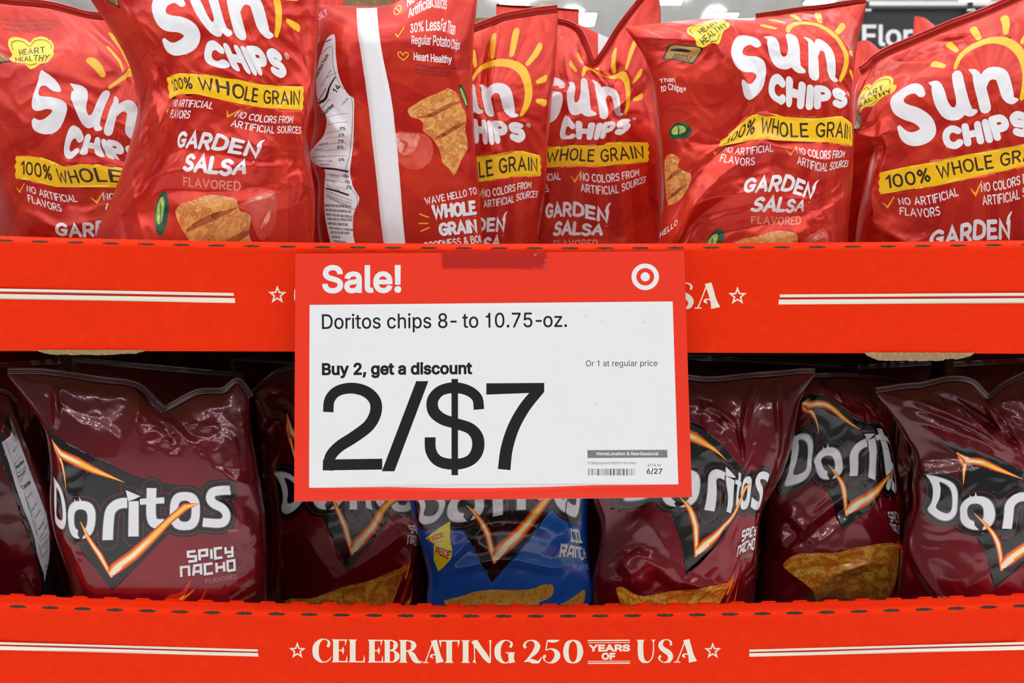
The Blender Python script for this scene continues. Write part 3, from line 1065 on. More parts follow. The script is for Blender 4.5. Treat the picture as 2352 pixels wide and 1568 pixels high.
        for dx, m in ((2, K), (0, 'logo_white')):
            A.hand(m, 'COOL', 452 + dx, 540 + dx, 1266 + dx, 28, 6, rot=-.1, shear=.1, font=SQUARE, cap='butt', gap=.3)
            A.hand(m, 'RANCH', 422 + dx, 546 + dx, 1304 + dx, 28, 6, rot=-.1, shear=.1, font=SQUARE, cap='butt', gap=.3)
        A.type('lilac_ink', 'FLAVORED', 464, 546, 1322, 11, .6, -.12)
        A.poly('tag_yellow', [(100, 1243), (130, 1236), (158, 1226), (156, 1262), (162, 1284), (160, 1300), (142, 1312), (126, 1316), (112, 1290), (118, 1270), (122, 1262)])
        A.type('tag_red', 'E SIZE', 108, 144, 1254, 9, 1.0, .02)
        A.stroke('tag_red', [(118, 1260), (144, 1262)], .8, smooth=False)
        A.type('tag_red', 'PRICE', 120, 158, 1280, 13, 1.6, .5)
        A.poly('corn_speck', [(146, 1392), (160, 1382), (200, 1372), (230, 1366), (290, 1372), (340, 1366), (372, 1352), (394, 1348), (400, 1358), (392, 1378), (366, 1392),
                              (380, 1408), (420, 1412), (440, 1440), (400, 1500), (300, 1560), (220, 1560), (190, 1500), (170, 1420)], True, 3)
        A.poly('corn_speck', [(404, 1408), (436, 1390), (470, 1362), (476, 1376), (472, 1420), (470, 1500), (430, 1520), (416, 1440)], True, 3)
    return A


def side_pack():          # the maroon pack at the far left, seen from its nutrition side
    A = Art('maroon_film')
    q = lambda pts: [(x / 2.8, 860 + y / 2.8) for x, y in pts]
    edge = [(0, 440), (50, 560), (105, 730), (150, 880), (198, 1020), (232, 1150), (262, 1220), (300, 1290), (306, 1345)]
    A.poly('panel_black', q([(-30, 470), (36, 620), (86, 760), (130, 920), (175, 1060), (215, 1180), (262, 1290), (286, 1370), (262, 1470), (420, 1560), (560, 1560),
                             (430, 1220), (340, 1000), (320, 820), (230, 560), (140, 330), (100, 200), (0, 380)]))
    A.poly('panel_grey', q(edge + [(330, 1262), (352, 1200), (360, 1130), (346, 1010), (330, 900), (292, 760), (262, 660), (226, 560), (180, 440), (140, 330), (100, 240),
                                   (92, 330), (66, 396)]))
    A.stroke('logo_line', q([(28, 430), (84, 566), (130, 500)]), .8, smooth=False)
    for s, x, y, l, h, b, r in (('this snack', 70, 400, 84, 20, .4, -1.1), ('Questions', 84, 430, 76, 18, .3, -.95), ('1-800', 100, 450, 50, 18, .3, -.9),
                                ('Mon-Fri', 92, 500, 58, 16, .3, -.8), ('Nutrition', 112, 606, 96, 26, 1.1, -.55), ('About 8 servings', 122, 640, 96, 15, .2, -.55),
                                ('Serving size', 126, 664, 76, 15, .6, -.6), ('Calories', 152, 738, 92, 30, 1.1, -.5), ('Total Fat 7g', 180, 800, 60, 16, .3, -.7),
                                ('Sodium 250mg', 200, 880, 74, 14, .3, -.8), ('Total Carbohydrate', 214, 930, 84, 14, .2, -.8), ('Vitamin D 0mcg', 236, 1000, 76, 13, .2, -.7),
                                ('Not a significant source', 254, 1080, 96, 11, .2, -.65), ('The % Daily Value', 262, 1110, 70, 10, .1, -.6), ('SALT', 312, 1250, 30, 22, .4, -.3), ('STALE', 318, 1280, 34, 22, .4, -.3)):
        p = q([(x, y)])[0]
        A.type('panel_black', s, p[0], p[0] + l / 2.8, p[1], h / 2.8 * .8, b, r)
    for p in ([(94, 580), (160, 520)], [(134, 680), (200, 590)], [(140, 690), (204, 605)], [(160, 750), (232, 670)], [(232, 1000), (300, 920)], [(244, 1060), (330, 960)],
              [(276, 1180), (352, 1120)], [(94, 580), (140, 730)], [(160, 760), (232, 1040)], [(240, 1080), (276, 1180)]):
        A.stroke('panel_black', q(p), 1.1, smooth=False)
    return A
# ------------------------------------------------------------------ the two printed display trays
YT = 0.68            # distance of the tray fronts
TH = 0.004


def smile_up(x):
    return ((x - CX) / CX) ** 2


class TraySpec:
    pass


UP = TraySpec()
UP.top = lambda x: 574 - 9 * (x - CX) / CX * -1 * 0 - np.where(x < CX, 18, 8) * smile_up(x)
UP.bot = lambda x: 808.5 + 3.5 * (x - CX) / CX
UP.v0, UP.v1 = 574.0, 808.5
LO = TraySpec()
LO.top = lambda x: 1420 - 24 * smile_up(x)
LO.bot = lambda x: 1660 + 0 * x
LO.v0, LO.v1 = 1420.0, 1660.0

# serif lettering: each glyph is a list of (points, widths) in a unit box, y up
_s = lambda x, w=.27, a=0, b=1: ([(x, a), (x, a + .07), (x, a + .2), (x, b - .2), (x, b - .07), (x, b)], [w + .16, w + .02, w, w, w + .02, w + .16])
SERIF = {
    'C': (.85, [([(.66, .66), (.72, .82), (.66, .95), (.5, 1.0), (.34, .93), (.19, .72), (.16, .5), (.19, .26), (.34, .06), (.5, 0), (.68, .06), (.82, .24)],
                 [.12, .14, .06, .05, .14, .27, .3, .27, .14, .05, .06, .02])]),
    'E': (.72, [_s(.2), ([(.1, .97), (.45, .97), (.62, .97)], [.07, .06, .06]), ([(.64, 1.0), (.6, .72)], [.1, .01]), ([(.2, .52), (.42, .52), (.52, .52)], [.05, .05, .05]),
                ([(.52, .68), (.5, .52), (.52, .36)], [.01, .12, .01]), ([(.1, .03), (.45, .03), (.64, .03)], [.07, .06, .06]), ([(.66, 0), (.68, .3)], [.1, .01])]),
    'L': (.7, [_s(.2), ([(.1, .03), (.45, .03), (.64, .03)], [.07, .06, .06]), ([(.66, 0), (.68, .32)], [.1, .01])]),
    'B': (.78, [_s(.2), ([(.1, .97), (.4, .97), (.58, .88), (.6, .74), (.52, .58), (.3, .53)], [.05, .05, .16, .24, .12, .05]),
                ([(.3, .53), (.52, .5), (.66, .36), (.66, .2), (.5, .04), (.1, .03)], [.05, .08, .24, .24, .08, .05])]),
    'R': (.92, [_s(.2), ([(.1, .97), (.4, .97), (.6, .88), (.63, .74), (.54, .56), (.3, .5)], [.05, .05, .16, .26, .12, .05]),
                ([(.42, .5), (.58, .34), (.72, .1), (.9, .02), (.98, .08)], [.1, .26, .24, .1, .03])]),
    'A': (.95, [([(.52, 1.0), (.62, .66), (.72, .3), (.8, .0)], [.3, .27, .27, .4]), ([(.5, .98), (.32, .5), (.14, .02)], [.06, .05, .06]),
                ([(.02, .015), (.28, .015)], [.05, .05]), ([(.6, .34), (.46, .36), (.4, .28), (.5, .2)], [.05, .06, .12, .02])]),
    'T': (.85, [_s(.42), ([(.04, .97), (.42, .97), (.82, .97)], [.07, .06, .07]), ([(.05, 1.0), (.08, .68)], [.12, .01]), ([(.81, 1.0), (.78, .68)], [.12, .01])]),
    'I': (.4, [_s(.2)]),
    'N': (.95, [([(.12, 1), (.12, .9), (.14, .1), (.14, 0)], [.22, .07, .06, .22]), ([(.1, 1.0), (.36, .62), (.62, .26), (.8, .0)], [.3, .27, .27, .12]),
                ([(.82, 1), (.82, .9), (.82, .1), (.82, 0)], [.24, .07, .06, .06])]),
    'G': (.86, [([(.68, .68), (.74, .84), (.66, .95), (.5, 1.0), (.34, .93), (.19, .72), (.16, .5), (.19, .26), (.34, .06), (.5, 0), (.62, .06)],
                 [.1, .12, .06, .05, .14, .27, .3, .27, .14, .05, .08]), ([(.72, .46), (.72, .2), (.76, 0)], [.3, .26, .3]), ([(.5, .45), (.86, .45)], [.05, .05])]),
    '2': (.8, [([(.12, .66), (.06, .78), (.16, .94), (.36, 1.0), (.54, .92), (.62, .74), (.52, .5), (.3, .26), (.1, .06)], [.14, .12, .07, .06, .16, .27, .24, .12, .06]),
               ([(.06, .05), (.26, .12), (.46, .06), (.66, .04), (.8, .26)], [.04, .16, .2, .12, .03])]),
    '5': (.76, [([(.2, .98), (.48, .96), (.7, 1.0)], [.08, .14, .03]), ([(.2, .98), (.14, .56)], [.06, .05]),
                ([(.14, .56), (.36, .62), (.56, .5), (.62, .3), (.5, .1), (.3, 0), (.1, .1), (.06, .26), (.14, .32)], [.05, .07, .2, .28, .2, .06, .05, .12, .12])]),
    '0': (.8, [([(.4, 1.0), (.2, .86), (.13, .5), (.2, .14), (.4, 0), (.6, .14), (.68, .5), (.6, .86), (.4, 1.0)], [.05, .2, .26, .2, .05, .2, .28, .2, .05])]),
    'U': (.92, [([(.18, 1), (.18, .9), (.18, .5), (.22, .2), (.36, .03), (.54, .03), (.7, .2), (.76, .5), (.76, .9), (.76, 1.0)],
                 [.4, .27, .27, .26, .16, .06, .06, .06, .06, .24])]),
    'S': (.74, [([(.6, .74), (.62, .88), (.5, .98), (.32, .99), (.16, .86), (.14, .7), (.28, .56), (.5, .42), (.6, .26), (.52, .06), (.32, 0), (.14, .06), (.06, .2), (.14, .3)],
                 [.1, .1, .06, .06, .2, .24, .26, .28, .26, .18, .06, .05, .1, .12])]),
}


def serif(A, m, ch, x0, x1, base, cap):
    w, parts = SERIF[ch]
    sx = (x1 - x0) / w
    for pts, ws in parts:
        P_ = np.array([(x0 + p[0] * sx, base - p[1] * cap, ww * min(sx, cap) * .93) for p, ww in zip(pts, ws)])
        q = catmull(P_, False, 4) if len(pts) > 2 else P_
        for g_ in stroke_poly(q[:, :2], np.maximum(q[:, 2], .4), 'butt'):
            g_[:, 1] = np.clip(g_[:, 1], base - cap * 1.02, base + cap * .02)
            A.add(m, [g_])


def star(A, m, cx, cy, r):
    def st(R, k=.42):
        return [(cx + (R if i % 2 == 0 else R * k) * math.sin(math.pi * i / 5), cy - (R if i % 2 == 0 else R * k) * math.cos(math.pi * i / 5)) for i in range(10)]
    A.add(m, [np.array(st(r)), np.array(st(r * .56, .42))[::-1]])


def tray_words(A, m, k, ox, oy, cx0, cy0):
    X = lambda x: ox + (x - cx0) * k
    Yv = lambda y: oy + (y - cy0) * k
    base, cap = Yv(1522), 52 * k
    for ch, a, b in (('C', 716, 763), ('E', 761, 799), ('L', 799, 838), ('E', 844, 881), ('B', 880, 917), ('R', 915, 966), ('A', 970, 1018), ('T', 1008, 1056), ('I', 1058, 1081),
                     ('N', 1083, 1133), ('G', 1134, 1182), ('2', 1201, 1244), ('5', 1246, 1288), ('0', 1292, 1340), ('U', 1462, 1509), ('S', 1511, 1547), ('A', 1547, 1600)):
        serif(A, m, ch, X(a), X(b), base, cap)
    star(A, m, X(683), Yv(1497), 20 * k)
    star(A, m, X(1637), Yv(1497), 20 * k)
    A.type(m, 'YEARS', X(1354), X(1446), Yv(1495), 13.5 * k, 2.6 * k)
    A.type(m, 'OF', X(1383), X(1412), Yv(1514), 13.5 * k, 2.6 * k)
    for y, w in ((1471, 2.8), (1476, 1.5), (1518.5, 1.5), (1523, 2.8)):
        A.stroke(m, [(X(1350), Yv(y)), (X(1447), Yv(y))], w * k, smooth=False, cap='butt')


def tray_art(kind):
    A = Art('board_upper')
    c = 'board_cream'
    if kind == 'up':
        for (x0, x1, sl) in ((-640, 537, 1.5), (1791, 3000, -1.5)):
            y = 686
            A.poly(c, [(x0, y - 9.5), (x1, y - 9.5), (x1, y - 3), (x0, y - 3)])
            A.poly('board_line', [(x0, y - 3), (x1, y - 3), (x1, y + 2), (x0, y + 2)])
            A.poly(c, [(x0 - (2 if sl < 0 else 0), y + 2), (x1 + (2 if sl > 0 else 0), y + 2), (x1 + (3 if sl > 0 else 0), y + 13), (x0 - (3 if sl < 0 else 0), y + 13)])
        tray_words(A, c, 1.108, 637, 680, 683, 1497)
    else:
        for (x0, x1, sl) in ((-640, 592, 1.5), (1721, 3000, -1.5)):
            y = 1500
            A.poly(c, [(x0, y - 5), (x1, y - 5), (x1, y), (x0, y)])
            A.poly('board_line', [(x0, y), (x1, y), (x1, y + 3), (x0, y + 3)])
            A.poly(c, [(x0, y + 3), (x1, y + 3), (x1 + (2 if sl > 0 else 0), y + 11), (x0, y + 11)])
        tray_words(A, c, 1.0, 683, 1497, 683, 1497)
    return A


def build_tray(kind, sp, label, lip_depth, lip_rise, slots, floor_z, tabs):
    X0, X1 = -620.0, 2972.0
    art = tray_art(kind)
    LIP = 40.0      # art units above v0 that wrap over the fold
    for (sx) in slots:
        hw = 20
        art.add('board_slot', [np.array([(sx + hw * math.cos(a), sp.v0 - 3.4 + (2.1 + (1.1 if math.sin(a) < 0 else 0)) * math.sin(a) * (1 + .15 * math.sin(7 * a + sx)))
                                         for a in np.linspace(0, 2 * math.pi, 22)[:-1]])])
    dom = (X0, X1, sp.v0 - LIP, sp.v1)
    V, T, mid, names = tessellate(art, dom, (14, 6))
    u, v = V[:, 0], V[:, 1]

    def place(u, v, off=0.0):
        top, bot = sp.top(u), sp.bot(u)
        f = (v - sp.v0) / (sp.v1 - sp.v0)
        fc = np.clip(f, 0, 1)
        py = top + (bot - top) * fc
        bulge = 0.010 * (1 - smile_up(u).clip(0, 1.3)) * (1 - fc) ** 1.5
        Yd = YT + 0.010 - bulge + off
        x = (u - CX) / F * Yd
        z = EYE + (CY - py) / F * Yd
        # over the fold: a short radius, then the lip runs back
        g = np.clip(-(v - sp.v0) / LIP, 0, 1)
        r = 0.0035
        a = np.clip(g / .25, 0, 1) * math.pi / 2
        Yd2 = Yd + r * (1 - np.cos(a)) + np.clip((g - .25) / .75, 0, 1) * lip_depth
        z2 = z + r * np.sin(a) + np.clip((g - .25) / .75, 0, 1) * lip_rise
        return np.stack([x, np.where(g > 0, Yd2, Yd), np.where(g > 0, z2, z)], 1)
    W = place(u, v)
    root = thing('display_tray', label, 'display tray', (0, YT, floor_z), 'red cardboard display trays')
    # thickness: inner skin
    n = 120
    us = np.linspace(X0, X1, n)
    rows = [place(us, np.full(n, sp.v1)), place(us, np.full(n, sp.v1)) + [0, TH, 0], place(us, np.full(n, sp.v0)) + [0, TH, -.003]]
    lipb = place(us, np.full(n, sp.v0 - LIP))
    rows += [lipb + [0, -.003, -.003], lipb + [0, .0005, -.003 - .02], lipb + [0, .003, -.02], lipb + [0, .003, 0], lipb]
    vs = np.vstack([W] + rows)
    b = len(W)
    fs, mm = T.tolist(), list(mid)
    for r_ in range(len(rows) - 1):
        for i in range(n - 1):
            fs.append((b + r_ * n + i, b + r_ * n + i + 1, b + (r_ + 1) * n + i + 1, b + (r_ + 1) * n + i))
            mm.append(0)
    mesh_object('front_panel', vs, fs, names, mm, True, root, np.vstack([V, np.zeros((len(vs) - b, 2))]))
    # scalloped tabs along the inner edge of the lip
    tv, tf = [], []
    for tx in tabs:
        e = place(np.array([tx - 20, tx + 20.0]), np.full(2, sp.v0 - LIP))
        k = len(tv)
        for t in np.linspace(0, 1, 9):
            p = e[0] * (1 - t) + e[1] * t
            h = 0.0016 * min(1, 5 * math.sin(math.pi * t))
            tv += [(p[0], p[1] + .0002, p[2] - .002), (p[0], p[1] + .0002, p[2] + h), (p[0], p[1] + .0028, p[2] + h), (p[0], p[1] + .0028, p[2] - .002)]
        for i in range(8):
            for c_ in range(3):
                tf.append((k + 4 * i + c_, k + 4 * i + 4 + c_, k + 4 * i + 5 + c_, k + 4 * i + 1 + c_))
    if tf:
        mesh_object('edge_tabs', tv, tf, ['board_upper'], None, False, root)
    # floor, sides, back wall of the tray
    xl, xr = W[:, 0].min(), W[:, 0].max()
    zt = P(0, sp.v0, YT)[2]
    box('tray_floor', (xl, YT + .016, floor_z - .004), (xr, 1.20, floor_z), 'board_kraft', root)
    box('side_wall', (xl - .004, YT + .016, floor_z - .004), (xl, 1.20, zt - .01), 'board_upper', root)
    box('side_wall', (xr, YT + .016, floor_z - .004), (xr + .004, 1.20, zt - .01), 'board_upper', root)
    box('back_wall', (xl, 1.20, floor_z - .004), (xr, 1.204, zt - .01), 'board_kraft', root)
    return root, xl, xr


def box(name, a, b, m, parent=None, bevel=0.0):
    x0, y0, z0 = a
    x1, y1, z1 = b
    vs = [(x0, y0, z0), (x1, y0, z0), (x1, y1, z0), (x0, y1, z0), (x0, y0, z1), (x1, y0, z1), (x1, y1, z1), (x0, y1, z1)]
    fs = [(0, 3, 2, 1), (4, 5, 6, 7), (0, 1, 5, 4), (1, 2, 6, 5), (2, 3, 7, 6), (3, 0, 4, 7)]
    o = mesh_object(name, vs, fs, [m], None, False, parent)
    if bevel:
        md = o.modifiers.new('bevel', 'BEVEL')
        md.width = bevel
        md.segments = 2
    return o


def struct(o):
    o['kind'] = 'structure'
    return o


# ------------------------------------------------------------------ the store around the display
mat('ceiling_grey', (240, 239, 237), rough=0.8, bump=.2, bump_scale=3, mottled=[(236, 235, 233), (244, 243, 241)], mot_scale=1.2)
mat('floor_vinyl', (228, 228, 226), rough=0.4, mottled=[(222, 222, 220), (234, 234, 232)], mot_scale=6)
mat('lamp_diffuser', (253, 253, 255), rough=.5, emit=LAMP_STRENGTH)
mat('lamp_frame', (230, 230, 228), rough=.5)
mat('column_cream', (222, 214, 194), rough=.7, bump=.1, bump_scale=30)
mat('wire_black', (24, 24, 26), rough=.5)
mat('hanging_black', (30, 32, 34), rough=.55, bump=.1, bump_scale=80)
mat('hanging_white', (236, 236, 238), rough=.5)
mat('rail_silver', (206, 206, 204), rough=.32, metal=.7, bump=.1, bump_scale=12)
CEIL = EYE + 6.5
# ribbed steel deck ceiling
cv, cf = [], []
xs = np.arange(-14, 14.01, .35)
for i, x in enumerate(xs):
    z = CEIL + (.0 if i % 2 else .05)
    cv += [(x - .02, -8, z), (x - .02 + 6.0, 34, z), (x + .15, -8, z), (x + .15 + 6.0, 34, z)]
n_ = len(cv) // 2
cf = [(2 * i, 2 * i + 1, 2 * i + 3, 2 * i + 2) for i in range(n_ - 1)]
struct(mesh_object('ceiling', cv, cf, ['ceiling_grey'], None, False))
struct(box('floor', (-14, -8, -.02), (14, 34, 0), 'floor_vinyl'))


def make_lamp():
    r = thing('ceiling_light', 'square ceiling light', 'ceiling light', (0, 0, CEIL), 'ceiling lights of the store')
    h = .27
    vs, fs = [], []
    for z in (0, -.05):
        for s in (h + .03, h):
            vs += [(-s, -s, CEIL + z), (s, -s, CEIL + z), (s, s, CEIL + z), (-s, s, CEIL + z)]
    for i in range(4):
        j = (i + 1) % 4
        fs += [(i, j, 8 + j, 8 + i), (8 + i, 8 + j, 12 + j, 12 + i), (4 + i, 12 + i, 12 + j, 4 + j)]
    mesh_object('frame', vs, fs, ['lamp_frame'], None, False, r)
    d = mesh_object('diffuser', [(-h, -h, CEIL - .045), (-h, h, CEIL - .045), (h, h, CEIL - .045), (h, -h, CEIL - .045)], [(0, 1, 2, 3)], ['lamp_diffuser'], None, False, r)
    return r


lamp = make_lamp()
spots = []
for j in range(9):
    for k in range(-3, 4):
        if j % 2 == 0:
            spots.append((1.39 + 2.8 * k, 14.85 - 2.6 * j))
for j in range(9):
    for k in range(-3, 4):
        if (j % 2 == 0 or j > 4) and not (j == 0 and k < -2):
            spots.append((.05 + 2.9 * k, 13.9 - 2.6 * j))
named = {(1.39, 14.85): 'bright square ceiling light above the V-shaped folded bag top, fully in view',
         (4.19, 14.85): 'ceiling light just peeking over the heart badge of the wide red bag',
         (2.95, 13.9): 'ceiling light cut by the top of the picture, right of the tall folded bag corner',
         (.05, 13.9): 'ceiling light cut by the top of the picture, beside the cream column'}
first = True
for (x, y) in spots:
    if first:
        L = lamp
        first = False
    else:
        L = lamp.copy()
        COL.objects.link(L)
        for ch in lamp.children:
            c = ch.copy()
            COL.objects.link(c)
            c.parent = L
            c.matrix_parent_inverse = ch.matrix_parent_inverse
    L.location = (x, y, CEIL)
    lab = None
    for kx, kv in named.items():
        if abs(kx[0] - x) < .02 and abs(kx[1] - y) < .02:
            lab = kv
    L['label'] = lab or 'square ceiling light of the store, outside the picture or hidden by the bags'

# cream column far behind
o = box('wall_column', (.53, 14.2, 0), (.79, 14.46, CEIL), 'column_cream', bevel=.01)
struct(o)
o.name = 'trim_1'

# hanging aisle sign
sg = thing('aisle_sign', 'black hanging aisle sign with white lettering behind the bags at top right', 'sign', (3.0, 4.2, P(0, 135, 4.2)[2]))
A = Art('hanging_black')
A.type('hanging_white', 'Floral', 1982, 2150, 104, 46, 3.4)
dom = (1920, 2640, 21, 160)
V, T, mid, names = tessellate(A, dom, (60, 40))
W = np.array([P(a, b, 4.2) for a, b in V])
zb, zt = W[:, 2].min(), W[:, 2].max()
nW = len(W)
bk = [P(dom[0], dom[2], 4.2), P(dom[1], dom[2], 4.2), P(dom[1], dom[3], 4.2), P(dom[0], dom[3], 4.2)]
vs = W.tolist() + [tuple(b_) for b_ in bk] + [(b_[0], b_[1] + .03, b_[2]) for b_ in bk]
fs = T.tolist() + [(nW + i, nW + (i + 1) % 4, nW + 4 + (i + 1) % 4, nW + 4 + i) for i in range(4)] + [(nW + 4, nW + 5, nW + 6, nW + 7)]
mesh_object('sign_board', vs, fs, names, np.concatenate([mid, np.zeros(5, int)]), False, sg)
a, b = P(1926, 8, 4.2), P(2634, 19, 4.2)
box('rail', (a[0], 4.17, b[2]), (b[0], 4.25, a[2]), 'rail_silver', sg, bevel=.004)
for px in (1991, 2229, 2470):
    q0, q1 = P(px - 4, 22, 4.165), P(px + 4, 4, 4.165)
    cl = box('clip', (q0[0], 4.155, q0[2] - .012), (q1[0], 4.17, q1[2]), 'wire_black', sg, bevel=.002)
    q0, q1 = P(px - 9, 27, 4.16), P(px + 9, 22, 4.16)
    box('clip_base', (q0[0], 4.15, q0[2]), (q1[0], 4.166, q1[2]), 'rail_silver', cl, bevel=.002)
for px in (1991, 2470):
    q = P(px, 4, 4.21)
    box('hanger_rod', (q[0] - .005, 4.205, q[2]), (q[0] + .005, 4.215, CEIL), 'rail_silver', sg)

# ------------------------------------------------------------------ display body
zu = P(0, 789, YT)[2]        # floor of the upper tray
zl = P(0, 1650, YT)[2]       # floor of the lower tray
up_slots = [10 + 81.2 * i for i in range(-1, 31)]
lo_slots = [40 + 74.4 * i for i in range(-2, 33)]
up_tray, XL, XR = build_tray('up', UP, 'red cardboard display tray holding the red bags, partly behind the sale sign', .010, .004, up_slots, zu, [])
lo_tray, _, _ = build_tray('lo', LO, 'red cardboard display tray printed with cream anniversary lettering, below the maroon bags', .018, .000, lo_slots, zl,
                           [75 + 74.4 * i for i in range(-2, 33)])
# torn kraft flaps under the front of the upper tray
for (x0, x1, dep, seed) in ((84, 336, 9, 3), (1984, 2240, 17, 8)):
    rnd = random.Random(seed)
    n = 46
    top, bot = [], []
    for i in range(n):
        t = i / (n - 1)
        x = x0 + (x1 - x0) * t
        yb = float(UP.bot(np.array(x)))
        e = min(1, 7 * t, 7 * (1 - t)) ** .6
        top.append((x, yb - 1.5 - rnd.random() * 1.3))
        bot.append((x + (6 if t < .5 else -6) * (1 - e) * .5, yb + dep * e * (1 - .25 * (t > .72)) + rnd.uniform(-1, 1) * .9))
    vs = []
    for (yy, lst) in ((YT + .0085, top), (YT + .0085, bot), (YT + .0125, bot), (YT + .0125, top)):
        vs += [P(p[0], p[1], yy) for p in lst]
    fs = [(r * n + i, r * n + i + 1, ((r + 1) % 4) * n + i + 1, ((r + 1) % 4) * n + i) for r in range(4) for i in range(n - 1)]
    o = mesh_object('torn_flap', vs, fs, ['board_kraft'], None, False, up_tray)
    o['label'] = 'bare brown torn cardboard flap'
# stand: back panel, side panels, base
st = thing('display_stand', 'cardboard floor display stand carrying both red trays', 'display stand', (0, .94, 0))
box('back_panel', (XL - .03, 1.206, 0), (XR + .03, 1.216, zu + .02), 'board_kraft', st)
box('side_panel', (XL - .02, .70, 0), (XL - .006, 1.206, zu - .005), 'board_upper', st)
box('side_panel', (XR + .006, .70, 0), (XR + .02, 1.206, zu - .005), 'board_upper', st)
box('base', (XL - .004, .70, 0), (XR + .004, 1.204, zl - .005), 'board_upper', st)
box('shelf_board', (XL - .02, .90, zu - .010), (XR + .02, 1.206, zu - .005), 'board_kraft', st)

# cartons standing behind the red bags
for (px0, px1, ptop, Yc, lab) in ((783, 960, -60, 1.10, 'brown carton standing behind the backward-facing red bag'),
                                  (1060, 1142, 40, 1.14, 'brown carton corner showing left of the crimped red bag')):
    a, b = P(px0, ptop, Yc), P(px1, ptop, Yc)
    t = thing('carton', lab, 'carton', (a[0], Yc, zu))
    box('carton_body', (a[0], Yc, zu + .001), (b[0], Yc + .04, a[2]), 'board_kraft', t, bevel=.001)
    box('carton_flap', (a[0] + .004, Yc - .002, a[2]), (a[0] + .012, Yc + .01, a[2] + .004), 'board_brown', t)

# ------------------------------------------------------------------ the sale sign
YS = 0.6725
A = Art('sign_red')
A.poly('sign_white', [(711, 700), (1545, 692), (1558, 1112), (710, 1120)])
K, Wh = 'sign_black', 'sign_white'
A.type(Wh, 'Sale!', 743, 919, 670, 58, 5.5, -.005)
A.ring(Wh, (1482, 635.5), 31.5, 30.5, n=48, hole=(20.5, 20))
A.ring(Wh, (1482, 635.5), 10.5, 10.5, n=32)
A.type(K, 'Doritos chips 8- to 10.75-oz.', 740, 1302, 755, 33, .9, -.0085)
A.type(K, 'Buy 2, get a discount', 741, 1083, 860, 25, 3.2, -.007)
A.type(K, 'Or 1 at regular price', 1346, 1510, 841, 13.5, 0, -.004)
A.poly('sign_grey', [(1349, 1033.5), (1532.5, 1032.5), (1533, 1050.5), (1349.5, 1051.5)])
A.type(Wh, 'HomeLocation & RearSeasonal', 1370, 1512.5, 1045, 7, .5)
A.type(K, 'T1385/542496785/071-05-0461', 1349.5, 1461, 1066, 5.6, .1)
A.type(K, '6/14 to', 1487.5, 1518, 1071, 6.8, 0)
A.type(K, '6/27', 1485.5, 1521, 1087.5, 11.5, .7)
rnd = random.Random(5)
x = 1351.0
while x < 1457:
    w = rnd.choice([.8, .8, 1.3, 2.4])
    A.poly(K, [(x, 1076), (x + w, 1076), (x + w, 1091.5), (x, 1091.5)])
    x += w + rnd.choice([.9, 1.2, 1.9, 2.9])
for (x, y) in ((1383, 738), (1480, 740), (1368, 926), (1590 - 30, 925), (1345, 727)):
    A.ring('sign_grey', (x, y), 1.1, 1.4, n=6)
# price: drawn strokes
S_ = lambda pts, w=25: A.stroke(K, pts, w, cap='butt', n=6)
S_([(754, 946), (757, 918), (775, 898), (808, 891), (842, 900), (862, 922), (862, 950), (846, 978), (812, 1004), (778, 1026), (758, 1050), (754, 1080)], [24, 24, 24, 25, 26, 27, 27, 27, 27, 26, 25, 22])
A.poly(K, [(742, 1055), (878, 1053), (878, 1078), (741, 1080)])
A.poly(K, [(956, 875), (984, 875), (906, 1082), (877, 1082)])
S_([(1100, 940), (1096, 914), (1076, 897), (1044, 890), (1012, 897), (994, 918), (996, 944), (1016, 962), (1046, 972), (1080, 984), (1097, 1006), (1096, 1036), (1078, 1058),
    (1044, 1066), (1008, 1059), (990, 1036), (988, 1004)], [24, 24, 24, 25, 24, 26, 27, 26, 25, 26, 28, 28, 25, 25, 25, 25, 25])
A.poly(K, [(1037, 870), (1052, 870), (1052, 1091), (1037, 1091)])
A.poly(K, [(1117, 880), (1250, 879), (1250, 901), (1117, 906)])
A.stroke(K, [(1240, 893), (1206, 934), (1180, 980), (1164, 1030), (1158, 1078)], [24, 26, 27, 28, 29], cap='butt', n=6)

QS = np.array([(678.5, 582.5), (1571.5, 576.5), (1589.5, 1141.5), (675.5, 1151.5)])
dom = (660, 1606, 560, 1165)


def sign_clip():
    """tessellate inside the slightly skewed quadrilateral of the board"""
    S = Art('sign_red')
    S.layers = [('__in', [QS])] + A.layers
    V, T, mid, names = tessellate(S, dom, (18, 18))
    C = V[T].mean(1)
    ok = winding(QS, C) != 0
    T, mid = T[ok], mid[ok]
    i_in = names.index('__in')
    mid = np.where(mid == i_in, 0, mid)
    names[i_in] = 'sign_red'
    return V, T, mid, names


V, T, mid, names = sign_clip()


def sign_y(px, py):
    t = (py - 576) / 570.0
    return YS - .002 - .0105 * t - .0016 * np.sin((px - 680) / 900 * np.pi) * t


Yd = sign_y(V[:, 0], V[:, 1])
W = np.stack([(V[:, 0] - CX) / F * Yd, Yd, EYE + (CY - V[:, 1]) / F * Yd], 1)
used = np.unique(T)
rem = -np.ones(len(V), int)
rem[used] = np.arange(len(used))
W, T = W[used], rem[T]
